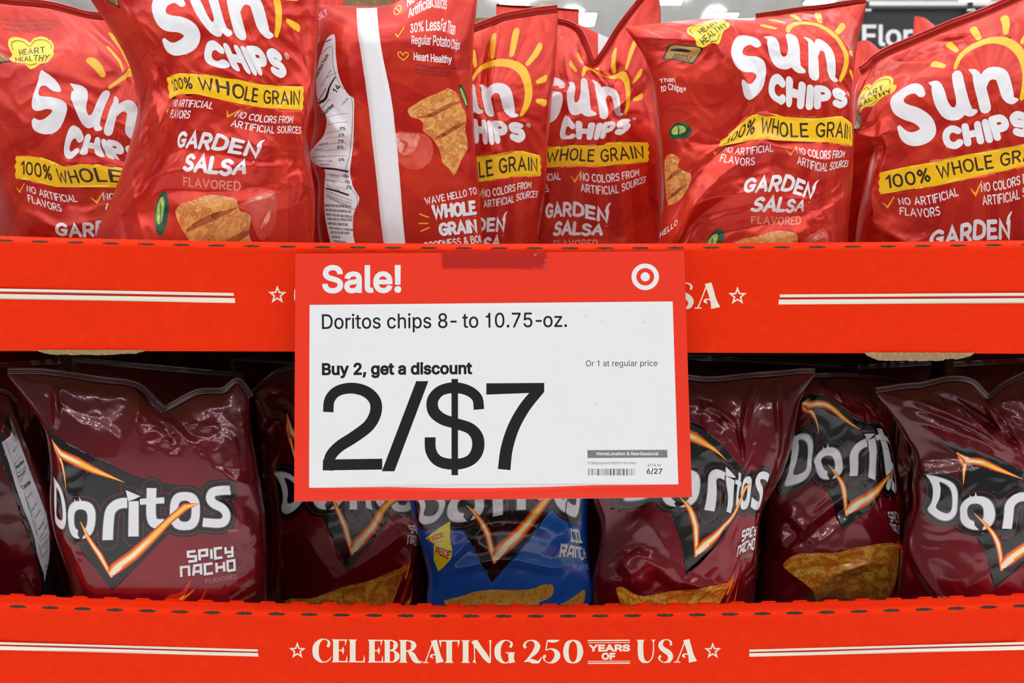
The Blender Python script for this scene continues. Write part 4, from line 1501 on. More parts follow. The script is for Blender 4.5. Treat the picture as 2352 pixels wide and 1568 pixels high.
# back face and rim
g = [(QS[0] * (1 - a) + QS[1] * a) * (1 - b) + (QS[3] * (1 - a) + QS[2] * a) * b for b in np.linspace(0, 1, 9) for a in np.linspace(0, 1, 9)]
g = np.array(g)
Yg = sign_y(g[:, 0], g[:, 1])
G = np.stack([(g[:, 0] - CX) / F * Yg, Yg + .0009, EYE + (CY - g[:, 1]) / F * Yg], 1)
Fr = G - [0, .0009, 0]
nW = len(W)
fs = T.tolist()
mm = list(mid)
for j in range(8):
    for i in range(8):
        a = nW + j * 9 + i
        fs.append((a, a + 9, a + 10, a + 1))
        mm.append(names.index('sign_white') if 'sign_white' in names else 0)
ringi = [i for i in range(9)] + [9 * j + 8 for j in range(1, 9)] + [72 + i for i in range(7, -1, -1)] + [9 * j for j in range(7, 0, -1)]
o2 = nW + 81
for i in range(len(ringi)):
    a, b = ringi[i], ringi[(i + 1) % len(ringi)]
    fs.append((nW + a, nW + b, o2 + b, o2 + a))
    mm.append(names.index('sign_white'))
sale = thing('sale_sign', 'large red and white sale price card taped over the middle of the upper tray', 'sign', tuple(P(1130, 1150, YS - .012)))
mesh_object('price_card', np.vstack([W, G, Fr]), fs, names, mm, False, sale)

# clear tape holding the card
tp_m = mat('clear_tape', (214, 40, 30), rough=.07, spec=.7, coat=1.0, coat_rough=.03, bump=.6, bump_scale=160)
tb = tp_m.node_tree.nodes['Principled BSDF']
tb.inputs['Alpha'].default_value = .55
nx, ny = 90, 16
vs, fs = [], []
rnd = random.Random(2)
jag = [rnd.uniform(-1.6, 1.6) for _ in range(ny + 1)]
for s in (0, 1):
    for j in range(ny + 1):
        for i in range(nx + 1):
            px = 1015 + 240 * i / nx + (jag[j] if i in (0, nx) else 0)
            py = 577.5 + 38 * j / ny
            right = np.clip((px - 1170) / 85, 0, 1)
            w = .0022 * right * abs(gnoise(np.array(px / 9.), np.array(py / 11.), 3))
            yy = sign_y(px, py) - .0006 - w + s * .0003
            vs.append(P(px, py, float(yy)))
N1 = (nx + 1) * (ny + 1)
for s in (0, 1):
    for j in range(ny):
        for i in range(nx):
            a = s * N1 + j * (nx + 1) + i
            q = (a, a + nx + 1, a + nx + 2, a + 1)
            fs.append(q if s == 0 else q[::-1])
tape = mesh_object('tape_strip', vs, fs, ['clear_tape'], None, True)
tag(tape, 'clear glossy tape strip across the top edge of the sale card', 'tape')
# ------------------------------------------------------------------ red bags on the upper tray
RF, RS6, RB = red_front(), red_front(True), red_back()
DR = (-160, 500, -335, 420)
GR = 'red bags standing in the upper tray'
GD = 'dark bags in the back row of the lower tray'
ZB = lambda Y: CY + (EYE - (zu + .002)) / Y * F      # image row of the tray floor at distance Y


def foot_row(Y, xs, x_of):
    return [(u, 420, x_of(u), ZB(Y) - 1) for u in xs]


ctrl = [(-30, -335, -25, 2), (60, -335, 70, 12), (150, -335, 150, 26), (240, -335, 205, 40), (330, -335, 285, 46), (500, -335, 420, 74), (-160, -335, -120, -6),
        (10, -235, 71, 120), (-50, -216, 22, 134), (66, -224, 124, 125), (8, -186, 68, 158), (10, -272, 66, 88), (-84, -188, -30, 110), (56, -161, 81, 203), (118, -186, 102, 162), (54, -85, 68, 286), (78, -44, 94, 310), (144, -67, 150, 263), (153, -172, 166, 199), (197, -86, 199, 290),
        (256, -172, 263, 233), (157, -45, 149, 331), (207, -18, 188, 356), (285, -22, 275, 366), (0, 0, 36, 357), (275, 0, 297, 387), (0, 50, 36, 410), (250, 50, 269, 429),
        (34, 82, 62, 440), (34, 105, 65, 463), (90, 165, 126, 537), (90, 127, 124, 505), (-160, -150, -60, 180), (-160, 20, -32, 360), (-160, 140, -4, 460), (-160, 300, 4, 620),
        (500, -150, 470, 300), (500, 100, 470, 480), (500, 300, 480, 620), (176, -216, 226, 154), (212, -258, 276, 141)] + [(u, 420, 20 + (u + 160) * .68, 788) for u in (-160, 0, 170, 340, 500)]
chip_bag('red', RF, DR, ctrl, .815, .036, 'leftmost red chip bag in the upper tray, heart badge at its upper left', GR, 11, floor=zu, k=1.15, crush=[(180, -60, 120, 60, 3)],
         creases=[(150, -20, 330, 60, 26, 3.0), (40, 150, 330, 110, 22, 2.6), (120, -230, 170, -110, 22, 2.2)])

ctrl = [(56, -161, 345, 12), (54, -85, 370, 101), (78, -44, 399, 130), (144, -67, 459, 88), (197, -86, 500, 81), (256, -90, 544, 84), (340, -95, 623, 84), (157, -45, 470, 128),
        (173, -17, 493, 154), (355, -45, 653, 150), (0, 0, 382, 178), (0, 50, 389, 229), (400, 0, 697, 197), (400, 50, 695, 254), (200, 0, 545, 182), (200, 50, 540, 236),
        (34, 82, 396, 246), (166, 82, 487, 251), (222, 82, 537, 268), (372, 82, 672, 283), (404, 105, 691, 308), (90, 165, 406, 337), (90, 130, 408, 302), (285, 150, 598, 348),
        (135, 220, 420, 392), (272, 222, 564, 402), (137, 254, 421, 427), (262, 254, 553, 438), (112, 312, 403, 489), (74, 306, 370, 482), (300, 342, 575, 505), (334, 262, 622, 440),
        (-160, -335, 150, -168), (100, -335, 350, -165), (330, -335, 580, -160), (500, -335, 740, -160), (-160, -180, 196, -20), (-160, -130, 241, 49), (-160, -70, 286, 124),
        (-160, 0, 312, 205), (-160, 40, 316, 256), (-160, 110, 299, 327), (-160, 190, 271, 418), (-160, 260, 241, 489), (-160, 330, 218, 549), (-160, 420, 200, 700),
        (-60, -100, 310, 70), (-60, 60, 345, 250), (-60, 200, 320, 410), (500, -180, 735, -10), (500, -80, 728, 113), (500, 20, 720, 226), (500, 120, 707, 320), (500, 220, 722, 433),
        (500, 330, 722, 546)] + [(u, 420, 200 + (u + 160) * .78, 705) for u in (100, 300, 500)]
chip_bag('red', RF, DR, ctrl, .742, .026, 'frontmost red chip bag leaning left, whose top runs out of the picture', GR, 22, floor=zu, k=1.15, crush=[(-70, 120, 70, 130, 6), (300, 200, 120, 70, 3)],
         creases=[(-60, 20, 20, 180, 20, 5), (-20, -40, -50, 110, 16, -4), (60, 230, 330, 190, 24, 4), (60, 268, 300, 250, 18, -3), (-120, 330, 180, 382, 26, 6), (330, 60, 480, 170, 26, 4),
                  (120, 130, 330, 140, 20, 3), (300, 300, 470, 200, 20, 3.4), (-90, 200, 20, 340, 22, 4)])

# the backward-facing bag: artwork traced in its own frame
DB = (715, 1110, 8, 790)
ctrl = [(a, b, a, b) for a in (800, 900, 1000, 1060) for b in (100, 250, 400, 550)]
ctrl += [(715, 8, 727, 10), (780, 8, 780, 12), (860, 8, 862, 14), (900, 8, 905, 8), (940, 8, 940, -12), (1000, 8, 1000, -55), (1110, 8, 1106, -75), (715, 100, 721, 100), (715, 200, 719, 205),
         (715, 280, 722, 290), (715, 345, 712, 352), (715, 420, 730, 420), (715, 500, 729, 500), (715, 600, 742, 600), (715, 790, 745, 776), (900, 790, 920, 776), (1110, 790, 1110, 776),
         (1110, 100, 1089, 64), (1110, 200, 1085, 188), (1110, 250, 1086, 245), (1110, 340, 1092, 339), (1110, 433, 1101, 433), (1110, 527, 1106, 527), (1110, 620, 1110, 620)]
rb, placeB = chip_bag('back', RB, DB, ctrl, .775, .026, 'backward-facing red chip bag with a white seam and nutrition panel', GR, 33, floor=zu, k=.55, step=3.2, seal=0,
                      creases=[(735, 352, 812, 332, 12, -5), (735, 250, 780, 300, 12, 4), (742, 420, 800, 400, 10, -4), (800, 120, 830, 330, 12, 2), (1020, 60, 1070, 200, 16, 2)], top=.12)
# raised white seam
Lp = catmull(c2([(314, 34), (322, 200), (340, 330), (385, 650), (440, 1130), (470, 1400), (486, 1620), (500, 1800)]), False, 6)
Rp = catmull(c2([(438, 30), (452, 160), (478, 330), (540, 650), (588, 1130), (610, 1400), (622, 1620), (630, 1800)]), False, 6)
vs, fs, m_ = [], [], 9
nS = len(Lp)
for i in range(nS):
    for j in range(m_):
        f = j / (m_ - 1)
        q = Lp[i] * (1 - f) + Rp[i] * f
        lift = .0012 + .0022 * math.sin(math.pi * f) ** .6 + (.0006 if j in (2, 7) else 0)
        if j in (0, m_ - 1):
            lift = -.0008
        vs.append(tuple(placeB(np.array([q[0]]), np.array([q[1]]), 1, lift)[0]))
fs = [(i * m_ + j, (i + 1) * m_ + j, (i + 1) * m_ + j + 1, i * m_ + j + 1) for i in range(nS - 1) for j in range(m_ - 1)]
o = mesh_object('back_seam', vs, fs, ['white_ink'], None, True, rb)
o['label'] = 'white lengthwise seam'

ctrl = [(400, 0, 1241, 356), (400, 50, 1242, 405), (355, -45, 1204, 300), (310, -175, 1148, 198), (343, -98, 1187, 265), (374, -160, 1214, 205), (300, -240, 1146, 148),
        (336, -280, 1180, 100), (388, -240, 1229, 126), (412, -176, 1245, 184), (408, -122, 1246, 234), (372, 82, 1219, 432), (404, 105, 1233, 454), (285, 150, 1160, 515), (272, 222, 1146, 572),
        (207, -18, 1092, 330), (207, 0, 1090, 360), (500, -335, 1282, 27), (400, -335, 1230, 33), (300, -335, 1160, 46), (200, -335, 1095, 70), (0, -335, 960, 110), (-160, -335, 850, 130),
        (500, -230, 1278, 110), (500, -110, 1267, 226), (500, 0, 1258, 345), (500, 140, 1244, 489), (500, 240, 1234, 572), (500, 330, 1230, 660), (-160, -100, 850, 280), (-160, 150, 855, 500)] \
    + [(u, 420, 862 + (u + 160) * .56, 775) for u in (-160, 50, 280, 500)]
chip_bag('red', RF, DR, ctrl, .835, .028, 'red chip bag between the backward-facing bag and the bag with the V-shaped top', GR, 44, floor=zu, k=.65, seal=17,
         creases=[(262, -335, 268, -60, 10, -7), (268, -90, 330, -120, 14, -4), (240, -60, 262, 10, 14, 3)])

ctrl = [(144, -67, 1289, 245), (153, -176, 1308, 190), (197, -84, 1316, 263), (256, -176, 1368, 190), (256, -98, 1380, 262), (343, -98, 1429, 262), (157, -45, 1287, 305), (173, -17, 1301, 320),
        (355, -45, 1449, 284), (355, -18, 1440, 308), (400, 0, 1489, 326), (400, 50, 1489, 372), (125, 0, 1254, 339), (125, 50, 1254, 384), (198, 74, 1312, 404), (222, 82, 1332, 414),
        (372, 82, 1468, 403), (404, 105, 1481, 420), (90, 165, 1252, 500), (90, 130, 1250, 468), (285, 148, 1398, 496), (135, 220, 1270, 542), (272, 220, 1384, 541), (137, 254, 1272, 570),
        (262, 254, 1372, 569), (374, -160, 1443, 215), (300, -236, 1400, 180), (388, -240, 1448, 125), (336, -280, 1408, 150), (212, -258, 1330, 130), (56, -120, 1225, 230),
        (-160, -335, 1150, 66), (0, -335, 1230, 52), (90, -335, 1290, 56), (150, -335, 1325, 74), (200, -335, 1345, 116), (240, -335, 1360, 152), (290, -335, 1385, 132), (350, -335, 1420, 76),
        (420, -335, 1462, 20), (500, -335, 1512, -40), (500, -260, 1518, 40), (500, -120, 1503, 180), (500, -50, 1511, 245), (500, 20, 1519, 339), (500, 140, 1521, 489), (500, 240, 1521, 580),
        (500, 330, 1520, 660), (-160, -100, 1100, 250), (-160, 100, 1090, 430), (-160, 260, 1090, 600), (0, 0, 1180, 345), (0, 160, 1180, 500)] + [(u, 420, 1095 + (u + 160) * .64, 778) for u in (-160, 50, 280, 500)]
chip_bag('red', RF, DR, ctrl, .905, .030, 'red chip bag whose crimped top edge folds down into a deep V', GR, 55, floor=zu, k=.8, crush=[(300, -180, 90, 90, 4)], seal=13, tilt=(-.02, 0),
         creases=[(180, -335, 330, -80, 16, -7), (120, -300, 180, -60, 12, 4), (260, -300, 300, -170, 12, -6), (330, -330, 380, -200, 18, 4), (300, -110, 370, -150, 12, 4)])

ctrl = [(118, -186, 1717, 81), (56, -161, 1677, 113), (54, -85, 1700, 200), (78, -44, 1722, 233), (144, -67, 1758, 175), (153, -176, 1758, 85), (197, -84, 1799, 158), (256, -176, 1858, 92),
        (310, -186, 1886, 90), (343, -98, 1922, 184), (256, -87, 1860, 179), (157, -45, 1766, 211), (173, -17, 1788, 239), (355, -45, 1946, 226), (355, -18, 1943, 250), (300, -240, 1863, 55),
        (374, -160, 1945, 130), (214, -192, 1809, 72), (0, 0, 1655, 322), (0, 50, 1650, 337), (90, 0, 1724, 265), (90, 50, 1712, 324), (200, 0, 1800, 268), (200, 50, 1800, 325),
        (385, 0, 1953, 279), (385, 50, 1953, 334), (34, 82, 1661, 348), (166, 82, 1777, 348), (34, 105, 1652, 371), (222, 82, 1831, 352), (372, 82, 1938, 362), (404, 105, 1946, 384),
        (90, 165, 1705, 440), (90, 130, 1708, 408), (285, 145, 1870, 440), (132, 220, 1720, 486), (272, 222, 1846, 487), (137, 254, 1725, 513), (262, 254, 1840, 515), (220, 268, 1803, 530),
        (74, 306, 1636, 560), (-22, -230, 1611, 80), (40, -230, 1652, 54), (-36, -209, 1617, 104), (52, -209, 1672, 62), (-84, -188, 1567, 120), (-100, 12, 1560, 301), (-110, 100, 1553, 380), (-140, -75, 1524, 198), (-110, 160, 1560, 440),
        (-160, -335, 1434, 62), (-80, -335, 1500, 55), (0, -335, 1580, 46), (60, -335, 1640, 42), (150, -335, 1710, 42), (240, -335, 1790, 32), (350, -335, 1880, 20), (500, -335, 1990, 5),
        (-160, -230, 1474, 120), (-160, -130, 1492, 170), (-160, -60, 1505, 230), (-160, 40, 1518, 330), (-160, 160, 1524, 450), (-160, 260, 1510, 560), (-160, 340, 1500, 660),
        (500, -200, 1967, 113), (500, -80, 1957, 226), (500, 60, 1960, 376), (500, 200, 1950, 500), (500, 330, 1945, 640), (340, 330, 1890, 590)] + [(u, 420, 1500 + (u + 160) * .68, 700) for u in (-160, 50, 280, 500)]
chip_bag('redside', RS6, DR, ctrl, .755, .036, 'wide red chip bag with a pointed upper left corner and a creased logo', GR, 66, floor=zu, k=1.2, crush=[(60, 60, 130, 90, 4), (-80, -260, 80, 60, 4), (330, 260, 110, 90, 4), (330, -290, 120, 40, 3)], seal=9, seal_range=(180, 500),
         creases=[(-150, 300, 130, 60, 24, 7), (60, -140, 110, 20, 18, 5), (100, 60, 330, 90, 20, 4), (-60, 210, 160, 150, 20, 4), (60, 290, 330, 200, 22, -4), (330, 210, 480, 150, 22, 4),
                  (-40, -330, 20, -220, 18, 3), (-160, -300, 0, -200, 26, 4)])

ctrl = [(118, -186, 2100, 190), (56, -161, 2044, 226), (54, -85, 2057, 301), (78, -44, 2089, 337), (144, -67, 2149, 301), (153, -176, 2136, 190), (197, -84, 2198, 275), (241, -97, 2241, 256),
        (256, -176, 2236, 165), (310, -186, 2288, 152), (343, -98, 2335, 229), (256, -87, 2255, 260), (157, -45, 2166, 320), (173, -17, 2187, 344), (207, -18, 2221, 337), (0, 0, 2021, 395),
        (0, 50, 2021, 446), (330, 0, 2352, 334), (330, 50, 2352, 381), (34, 82, 2066, 470), (166, 82, 2202, 449), (34, 105, 2066, 493), (222, 82, 2254, 441), (90, 165, 2132, 562),
        (90, 130, 2135, 530), (285, 145, 2320, 520), (214, -192, 2194, 155), (300, -240, 2277, 95), (-22, -230, 1974, 234), (40, -230, 2030, 206), (-36, -209, 1976, 252), (52, -209, 2049, 212), (-84, -188, 1974, 290), (275, -282, 2245, 77), (340, -282, 2315, 55),
        (-160, -335, 1978, 170), (-60, -335, 2006, 150), (30, -335, 2040, 126), (150, -335, 2140, 84), (300, -335, 2258, 38), (400, -335, 2345, 0), (500, -335, 2430, -30), (-160, -260, 1963, 210),
        (-160, -190, 1957, 270), (-100, -120, 1962, 306), (-160, -100, 1980, 318), (-160, -60, 2008, 330), (-160, 0, 1998, 369), (-160, 60, 1982, 440), (-160, 140, 1969, 510), (-160, 240, 1962, 600),
        (500, -200, 2470, 80), (500, 0, 2500, 300), (500, 250, 2500, 560), (-50, -60, 2030, 340)] + [(u, 420, 1975 + (u + 160) * .83, 760) for u in (-160, 50, 280, 500)]
chip_bag('red', RF, DR, ctrl, .80, .036, 'rightmost red chip bag, tilted so its crimped top climbs out of the picture', GR, 77, floor=zu, k=1.0, crush=[(-60, -290, 100, 60, 7), (60, 180, 120, 70, 3)], seal=19,
         creases=[(-150, -150, 60, -250, 20, 5), (30, -330, 160, -230, 16, -4), (-90, -100, 30, -90, 16, 5), (140, -320, 260, -260, 14, -4), (-60, 120, 200, 240, 22, 3), (-120, -60, -40, 90, 14, 3)])

# red bags of the row behind, only their tops in view
RP = Art('red_film')
RS = Art('red_film')
RS.poly('white_ink', [(60, -340), (130, -340), (130, 430), (60, 430)])
DP = (-100, 300, -335, 420)


def plain_bag(key, art, x0, x1, xt0, ya, yb, bot, Y, lab, seed, seal=10, mid_dip=0, group=GR, xb=None, dom=DP, bulge=.025, k=.7, peak=None):
    """x0..x1 body, top edge from (xt0,ya) to (x1,yb)"""
    u0, u1, v0, v1 = dom
    c = []
    for f in (0, .25, .5, .75, 1):
        yt = ya + (yb - ya) * f + mid_dip * math.sin(math.pi * f)
        if peak:
            yt += peak[0] * max(0, 1 - abs(f - peak[1]) * 4)
        c.append((u0 + (u1 - u0) * f, v0, xt0 + (x1 - xt0) * f, yt))
        for g in (.33, .66, 1):
            c.append((u0 + (u1 - u0) * f, v0 + (v1 - v0) * g, x0 + (x1 - x0) * f + (3 if g == .66 else 0) * (1 if f > .5 else -1), yt + (bot - yt) * g))
    return chip_bag(key, art, dom, c, Y, bulge, lab, group, seed, k=k, step=9, seal=seal, floor=zl if group == GD else zu)


plain_bag('rp', RP, 1136, 1330, 1140, 12, 24, 760, 1.0, 'red bag top peeking above the crimped bag, below the cream column', 81, seal=3)
plain_bag('rs', RS, 1290, 1490, 1296, 40, 130, 760, .96, 'red bag top with a white seam showing inside the V-shaped fold', 82, seal=0)
plain_bag('rp', RP, 2085, 2210, 2100, 40, 92, 762, .93, 'pointed red bag corner sticking up in front of the black hanging sign', 83, seal=0, peak=(-14, .18))
plain_bag('rp', RP, 1880, 2080, 1966, 100, 130, 768, .89, 'small folded red bag corner between the wide bag and the rightmost bag', 84, seal=0, peak=(-18, .2))
plain_bag('rp', RP, 640, 790, 640, -30, -20, 766, .90, 'red bag hidden behind the gap between front-facing and backward-facing bags', 85, seal=8)
plain_bag('rp', RP, 895, 1010, 905, -30, -60, 764, .94, 'dark red bag top above the backward-facing bag', 86, seal=8)
plain_bag('rp', RP, -120, 14, -120, 60, 80, 766, .92, 'dark bag edge at the far left behind the heart badge bag', 87, seal=0)

# ------------------------------------------------------------------ glossy bags in the lower tray
GF, GB, SP = glossy_front(), glossy_front(True), side_pack()
DG = (60, 640, 870, 1560)
GG = 'glossy bags standing in the lower tray'
inner = lambda pts: [(a, b, a, b) for a, b in pts]
ctrl = inner([(200, 1000), (300, 1050), (400, 1060), (160, 1150), (240, 1180), (330, 1190), (430, 1180), (520, 1150), (250, 1330), (180, 1260), (330, 1290), (450, 1250), (420, 1320), (530, 1320),
              (350, 1390), (500, 1390)])
ctrl += [(60, 870, 17, 859), (130, 870, 90, 859), (200, 870, 150, 866), (270, 870, 250, 880), (340, 870, 322, 896), (385, 870, 368, 940), (430, 870, 400, 935), (475, 870, 450, 908),
         (560, 870, 520, 900), (600, 870, 545, 880), (640, 870, 572, 915), (60, 920, 45, 900), (60, 1000, 101, 985), (60, 1100, 116, 1090), (60, 1200, 120, 1203), (60, 1300, 146, 1290),
         (60, 1400, 170, 1385), (60, 1560, 185, 1540), (300, 1560, 300, 1545), (500, 1560, 480, 1545), (640, 1560, 605, 1540), (640, 960, 575, 975), (640, 1100, 597, 1103), (640, 1240, 613, 1241),
         (640, 1400, 613, 1394), (118, 1010, 122, 1010), (92, 1150, 122, 1152), (148, 1150, 150, 1150)]
chip_bag('gloss', GF, DG, ctrl, .745, .032, 'large glossy maroon chip bag at the left, with a crumpled top and full logo showing', GG, 101, floor=zl, front=.7165, k=1.25, seal=15,
         creases=[(160, 905, 135, 975, 7, 4.5), (330, 900, 290, 1060, 14, 6), (400, 930, 440, 1010, 12, 6), (350, 1080, 590, 1110, 14, 5), (300, 1110, 285, 1280, 4, 2.4),
                  (520, 1180, 600, 1220, 20, 3)], crush=[(430, 990, 110, 75, 9), (200, 930, 120, 60, 3)])

ctrl = [(89, 1100, 634, 1083), (100, 1205, 656, 1182), (150, 1160, 702, 1120), (153, 1193, 712, 1120), (188, 1239, 752, 1173), (222, 1193, 789, 1118), (256, 1331, 806, 1281), (254, 1356, 795, 1310),
        (191, 1200, 762, 1140), (383, 1218, 890, 1175), (455, 1150, 950, 1120), (415, 1328, 935, 1253), (414, 1300, 937, 1228), (120, 1430, 655, 1383), (250, 1405, 790, 1350), (350, 1380, 900, 1312),
        (376, 1392, 925, 1315), (300, 1050, 790, 990), (160, 1000, 672, 960), (105, 1005, 655, 950),
        (60, 870, 585, 905), (150, 870, 640, 858), (350, 870, 790, 850), (640, 870, 960, 880), (60, 950, 596, 985), (60, 1050, 608, 1060), (60, 1200, 618, 1164), (60, 1350, 617, 1300), (60, 1450, 615, 1400),
        (60, 1560, 620, 1555), (300, 1560, 800, 1560), (640, 1560, 985, 1555), (640, 1450, 985, 1390), (640, 1350, 975, 1290), (640, 1200, 952, 1180), (640, 1050, 955, 1050), (500, 1400, 950, 1340)]
chip_bag('gloss', GF, DG, ctrl, .845, .034, 'glossy maroon chip bag half hidden behind the lower left corner of the sale card', GG, 102, floor=zl, front=.7165, k=.9, seal=12,
         creases=[(110, 1250, 250, 1400, 16, 4), (260, 1360, 400, 1290, 16, 3), (70, 900, 100, 1060, 8, 5), (110, 880, 240, 1000, 10, 5)])

ctrl = [(89, 1110, 946, 1130), (110, 1212, 974, 1207), (150, 1160, 1025, 1150), (188, 1239, 1076, 1199), (222, 1190, 1112, 1150), (252, 1240, 1144, 1184), (256, 1331, 1134, 1301),
        (254, 1356, 1130, 1335), (191, 1205, 1076, 1165), (383, 1218, 1262, 1158), (440, 1170, 1305, 1115), (465, 1205, 1300, 1172), (540, 1130, 1346, 1090), (452, 1250, 1313, 1226), (446, 1300, 1300, 1280),
        (146, 1392, 1020, 1383), (240, 1368, 1110, 1358), (394, 1350, 1266, 1344), (440, 1400, 1310, 1385), (476, 1370, 1345, 1362), (130, 1240, 1000, 1222), (126, 1316, 1006, 1311),
        (60, 870, 930, 900), (640, 870, 1390, 900), (350, 870, 1150, 880), (60, 1050, 925, 1050), (60, 1150, 938, 1150), (60, 1220, 958, 1216), (60, 1320, 982, 1318), (60, 1450, 980, 1400), (60, 1560, 985, 1552),
        (300, 1560, 1150, 1556), (640, 1560, 1350, 1552), (640, 1050, 1372, 1050), (640, 1180, 1350, 1182), (640, 1300, 1359, 1301), (640, 1420, 1353, 1400)]
chip_bag('glossblue', GB, DG, ctrl, .785, .032, 'glossy blue chip bag directly below the sale card, the only blue one', GG, 103, floor=zl, front=.7165, k=1.0, seal=12,
         creases=[(170, 1250, 240, 1300, 10, 4), (180, 1320, 420, 1318, 7, 3), (200, 1250, 420, 1262, 10, 4), (160, 1300, 230, 1250, 8, 3), (380, 1290, 440, 1240, 12, 3)])

ctrl = [(110, 1210, 1470, 1150), (153, 1193, 1515, 1110), (188, 1237, 1556, 1164), (222, 1193, 1609, 1115), (252, 1240, 1630, 1173), (290, 1155, 1662, 1092), (308, 1225, 1678, 1170), (306, 1150, 1680, 1098),
        (348, 1190, 1694, 1140), (390, 1170, 1702, 1130), (424, 1128, 1716, 1092), (458, 1180, 1724, 1130), (480, 1200, 1732, 1158), (530, 1130, 1764, 1100), (256, 1331, 1594, 1285), (254, 1356, 1576, 1318),
        (191, 1200, 1567, 1145), (330, 1265, 1662, 1215), (430, 1295, 1702, 1248), (540, 1270, 1736, 1222), (414, 1328, 1692, 1282), (545, 1310, 1732, 1262), (120, 1430, 1418, 1352), (250, 1405, 1540, 1360),
        (370, 1385, 1668, 1345), (450, 1352, 1692, 1300), (285, 1108, 1669, 1057), (172, 1060, 1587, 1005), (120, 1020, 1540, 975), (180, 1400, 1470, 1350),
        (60, 870, 1400, 880), (250, 870, 1615, 876), (400, 870, 1720, 868), (520, 870, 1800, 862), (640, 870, 1872, 858), (640, 950, 1835, 930), (640, 1010, 1822, 1014), (640, 1070, 1795, 1090),
        (640, 1150, 1755, 1165), (640, 1220, 1744, 1215), (640, 1350, 1738, 1320), (640, 1450, 1733, 1400), (60, 1050, 1370, 1050), (60, 1180, 1366, 1160), (60, 1350, 1362, 1320), (60, 1450, 1362, 1400),
        (60, 1560, 1370, 1560), (300, 1560, 1550, 1560), (640, 1560, 1725, 1560), (420, 980, 1730, 960)]
chip_bag('gloss', GF, DG, ctrl, .755, .032, 'glossy maroon chip bag touching the lower right corner of the sale card', GG, 104, floor=zl, front=.7165, k=1.0, seal=13,
         creases=[(120, 1250, 250, 1370, 14, 5), (140, 1330, 250, 1372, 10, 4), (250, 1372, 330, 1395, 10, 4), (110, 1330, 160, 1400, 12, 4), (330, 1000, 360, 1070, 12, -5), (420, 900, 360, 1010, 14, 5),
                  (200, 960, 330, 1000, 9, 5), (500, 900, 560, 1040, 12, 4)], crush=[(230, 990, 70, 60, 8), (180, 1370, 80, 40, 5)])

ctrl = [(89, 1101, 1815, 1009), (123, 1213, 1845, 1105), (149, 1170, 1864, 1060), (153, 1193, 1871, 1065), (188, 1237, 1908, 1101), (222, 1193, 1936, 1065), (188, 1149, 1903, 1026), (252, 1240, 1961, 1092),
        (290, 1155, 1990, 1015), (308, 1225, 2004, 1092), (348, 1160, 2030, 1010), (372, 1200, 2050, 1080), (256, 1331, 1942, 1190), (254, 1356, 1936, 1214), (191, 1195, 1905, 1065), (383, 1218, 2030, 1115),
        (112, 1010, 1843, 925), (285, 1108, 1981, 986), (147, 1122, 1880, 994), (120, 1430, 1802, 1295), (250, 1405, 1925, 1272), (370, 1385, 2058, 1252), (180, 1590, 1874, 1420), (326, 1560, 2020, 1400),
        (60, 870, 1800, 880), (200, 870, 1866, 866), (400, 870, 1975, 868), (640, 870, 2085, 885), (60, 950, 1803, 940), (60, 1050, 1790, 1040), (60, 1180, 1760, 1130), (60, 1300, 1752, 1240),
        (60, 1450, 1744, 1390), (60, 1560, 1745, 1545), (300, 1630, 1900, 1545), (640, 1560, 2046, 1545), (640, 1450, 2050, 1392), (640, 1330, 2068, 1270), (640, 1230, 2080, 1170), (640, 1100, 2062, 1070),
        (640, 980, 2060, 960)]
chip_bag('gloss', GF, DG, ctrl, .825, .034, 'glossy maroon chip bag set back, with a whole triangular chip pictured on it', GG, 105, floor=zl, front=.7165, k=1.0, seal=10,
         creases=[(70, 1290, 130, 1400, 14, 6), (90, 1260, 180, 1380, 10, 5), (150, 1400, 260, 1300, 14, -4), (210, 880, 230, 1020, 9, 5), (300, 1440, 200, 1510, 12, 4), (60, 1480, 150, 1520, 14, 4)])

ctrl = [(86, 1101, 2129, 1090), (123, 1213, 2165, 1196), (149, 1165, 2200, 1158), (153, 1193, 2205, 1178), (188, 1149, 2243, 1138), (188, 1237, 2252, 1218), (222, 1193, 2287, 1180), (240, 1240, 2302, 1214),
        (290, 1155, 2352, 1140), (256, 1331, 2297, 1317), (254, 1356, 2284, 1350), (191, 1200, 2241, 1180), (383, 1218, 2425, 1210), (112, 1010, 2199, 1040), (285, 1108, 2350, 1100), (147, 1122, 2213, 1110),
        (120, 1436, 2150, 1384), (250, 1405, 2270, 1400), (60, 870, 2012, 902), (120, 870, 2060, 895), (190, 870, 2115, 890), (260, 870, 2180, 876), (330, 870, 2235, 885), (380, 870, 2268, 916),
        (430, 870, 2300, 895), (520, 870, 2365, 862), (640, 870, 2470, 850), (60, 930, 2050, 955), (60, 1000, 2082, 1010), (60, 1100, 2098, 1090), (60, 1200, 2095, 1164), (60, 1300, 2072, 1250),
        (60, 1400, 2064, 1350), (60, 1560, 2070, 1552), (300, 1560, 2300, 1552), (640, 1560, 2560, 1552), (640, 1200, 2560, 1200), (640, 1000, 2530, 1000), (140, 960, 2140, 960)]
chip_bag('gloss', GF, DG, ctrl, .757, .034, 'rightmost glossy maroon chip bag, cut off by the right side of the picture', GG, 106, floor=zl, front=.7165, k=1.1, seal=14,
         creases=[(90, 950, 250, 1040, 14, 6), (130, 900, 280, 1030, 12, 6), (200, 890, 330, 1020, 12, -6), (340, 900, 290, 1010, 12, 5), (60, 1270, 130, 1440, 7, 5), (230, 920, 250, 1000, 8, 5),
                  (380, 920, 340, 1010, 12, 6), (110, 1440, 220, 1420, 9, 3)], crush=[(300, 960, 160, 70, 7)])

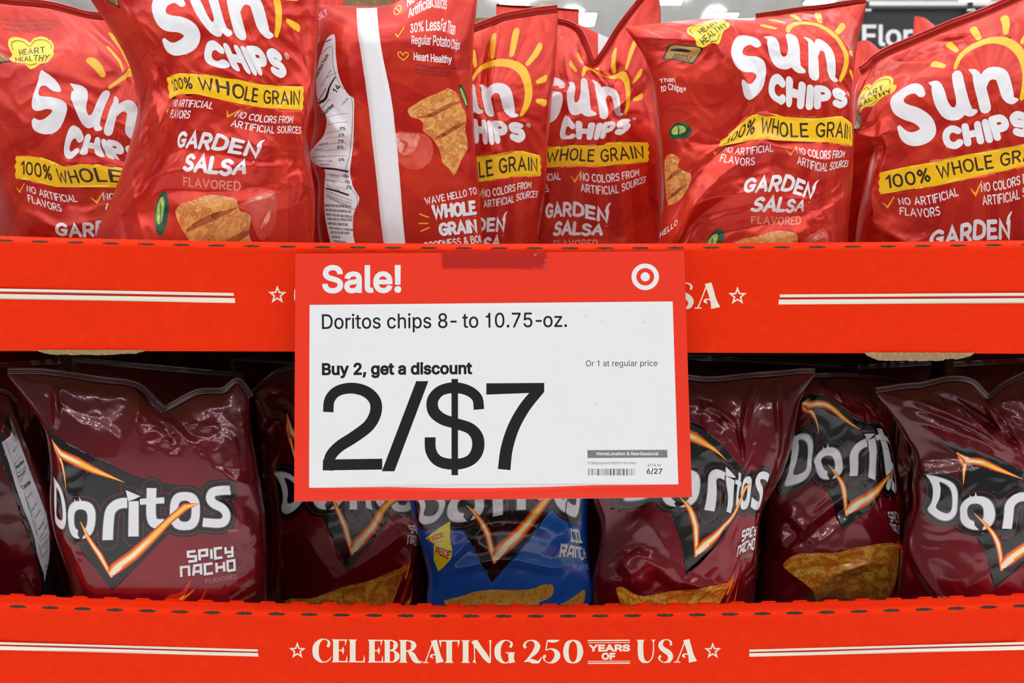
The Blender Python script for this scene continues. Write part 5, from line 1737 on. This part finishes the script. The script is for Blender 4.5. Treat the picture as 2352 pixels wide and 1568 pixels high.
DSP = (-130, 200, 880, 1560)
ctrl = inner([(30, 1050), (60, 1150), (90, 1300), (20, 1200), (40, 1350), (100, 1200), (20, 1000)])
ctrl += [(-130, 880, -150, 900), (-20, 880, -20, 900), (60, 880, 14, 905), (200, 880, 36, 925), (200, 960, 56, 985), (200, 1050, 92, 1060), (200, 1150, 124, 1150), (200, 1270, 138, 1260), (200, 1400, 162, 1385),
         (200, 1560, 172, 1555), (-130, 1100, -170, 1100), (-130, 1300, -170, 1300), (-130, 1560, -160, 1555), (50, 1560, 40, 1555)]
chip_bag('side', SP, DSP, ctrl, .83, .034, 'maroon bag at the far left edge turned to its grey nutrition strip', GG, 107, floor=zl, front=.7165, k=1.0, seal=10, step=5,
         creases=[(60, 1320, 100, 1400, 10, 5), (0, 960, 40, 1000, 12, 5)])

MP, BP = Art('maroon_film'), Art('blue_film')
DM = (60, 640, 870, 1560)
GD = 'dark bags in the back row of the lower tray'
for (x0, x1, xt0, ya, yb, Y, sd, lab, art, key) in (
        (150, 560, 165, 832, 868, .93, 121, 'dark maroon bag behind the large left bag, its long crimped top visible', MP, 'mp'),
        (-80, 140, -80, 850, 836, .95, 122, 'dark maroon bag in the far left back row, almost lost in shadow', MP, 'mp'),
        (520, 900, 530, 830, 850, .97, 123, 'dark maroon bag behind the left edge of the sale card', MP, 'mp'),
        (1560, 1950, 1570, 826, 846, .97, 124, 'dark maroon bag behind the bag right of the sale card', MP, 'mp'),
        (1960, 2140, 1970, 850, 838, .95, 125, 'dark maroon bag behind the bag with the triangular chip', MP, 'mp'),
        (2104, 2170, 2108, 822, 826, 1.0, 126, 'narrow blue bag edge in the dark back row at the right', BP, 'bp'),
        (2200, 2440, 2190, 842, 830, .93, 127, 'dark maroon bag in the back row at the far right', MP, 'mp'),
        (930, 1500, 940, 850, 850, .97, 128, 'dark bag hidden behind the sale card', MP, 'mp')):
    plain_bag(key, art, x0, x1, xt0, ya, yb, CY + (EYE - (zl + .002)) / Y * F, Y, lab, sd, seal=14, group=GD, dom=DM, k=1.0, bulge=.03)
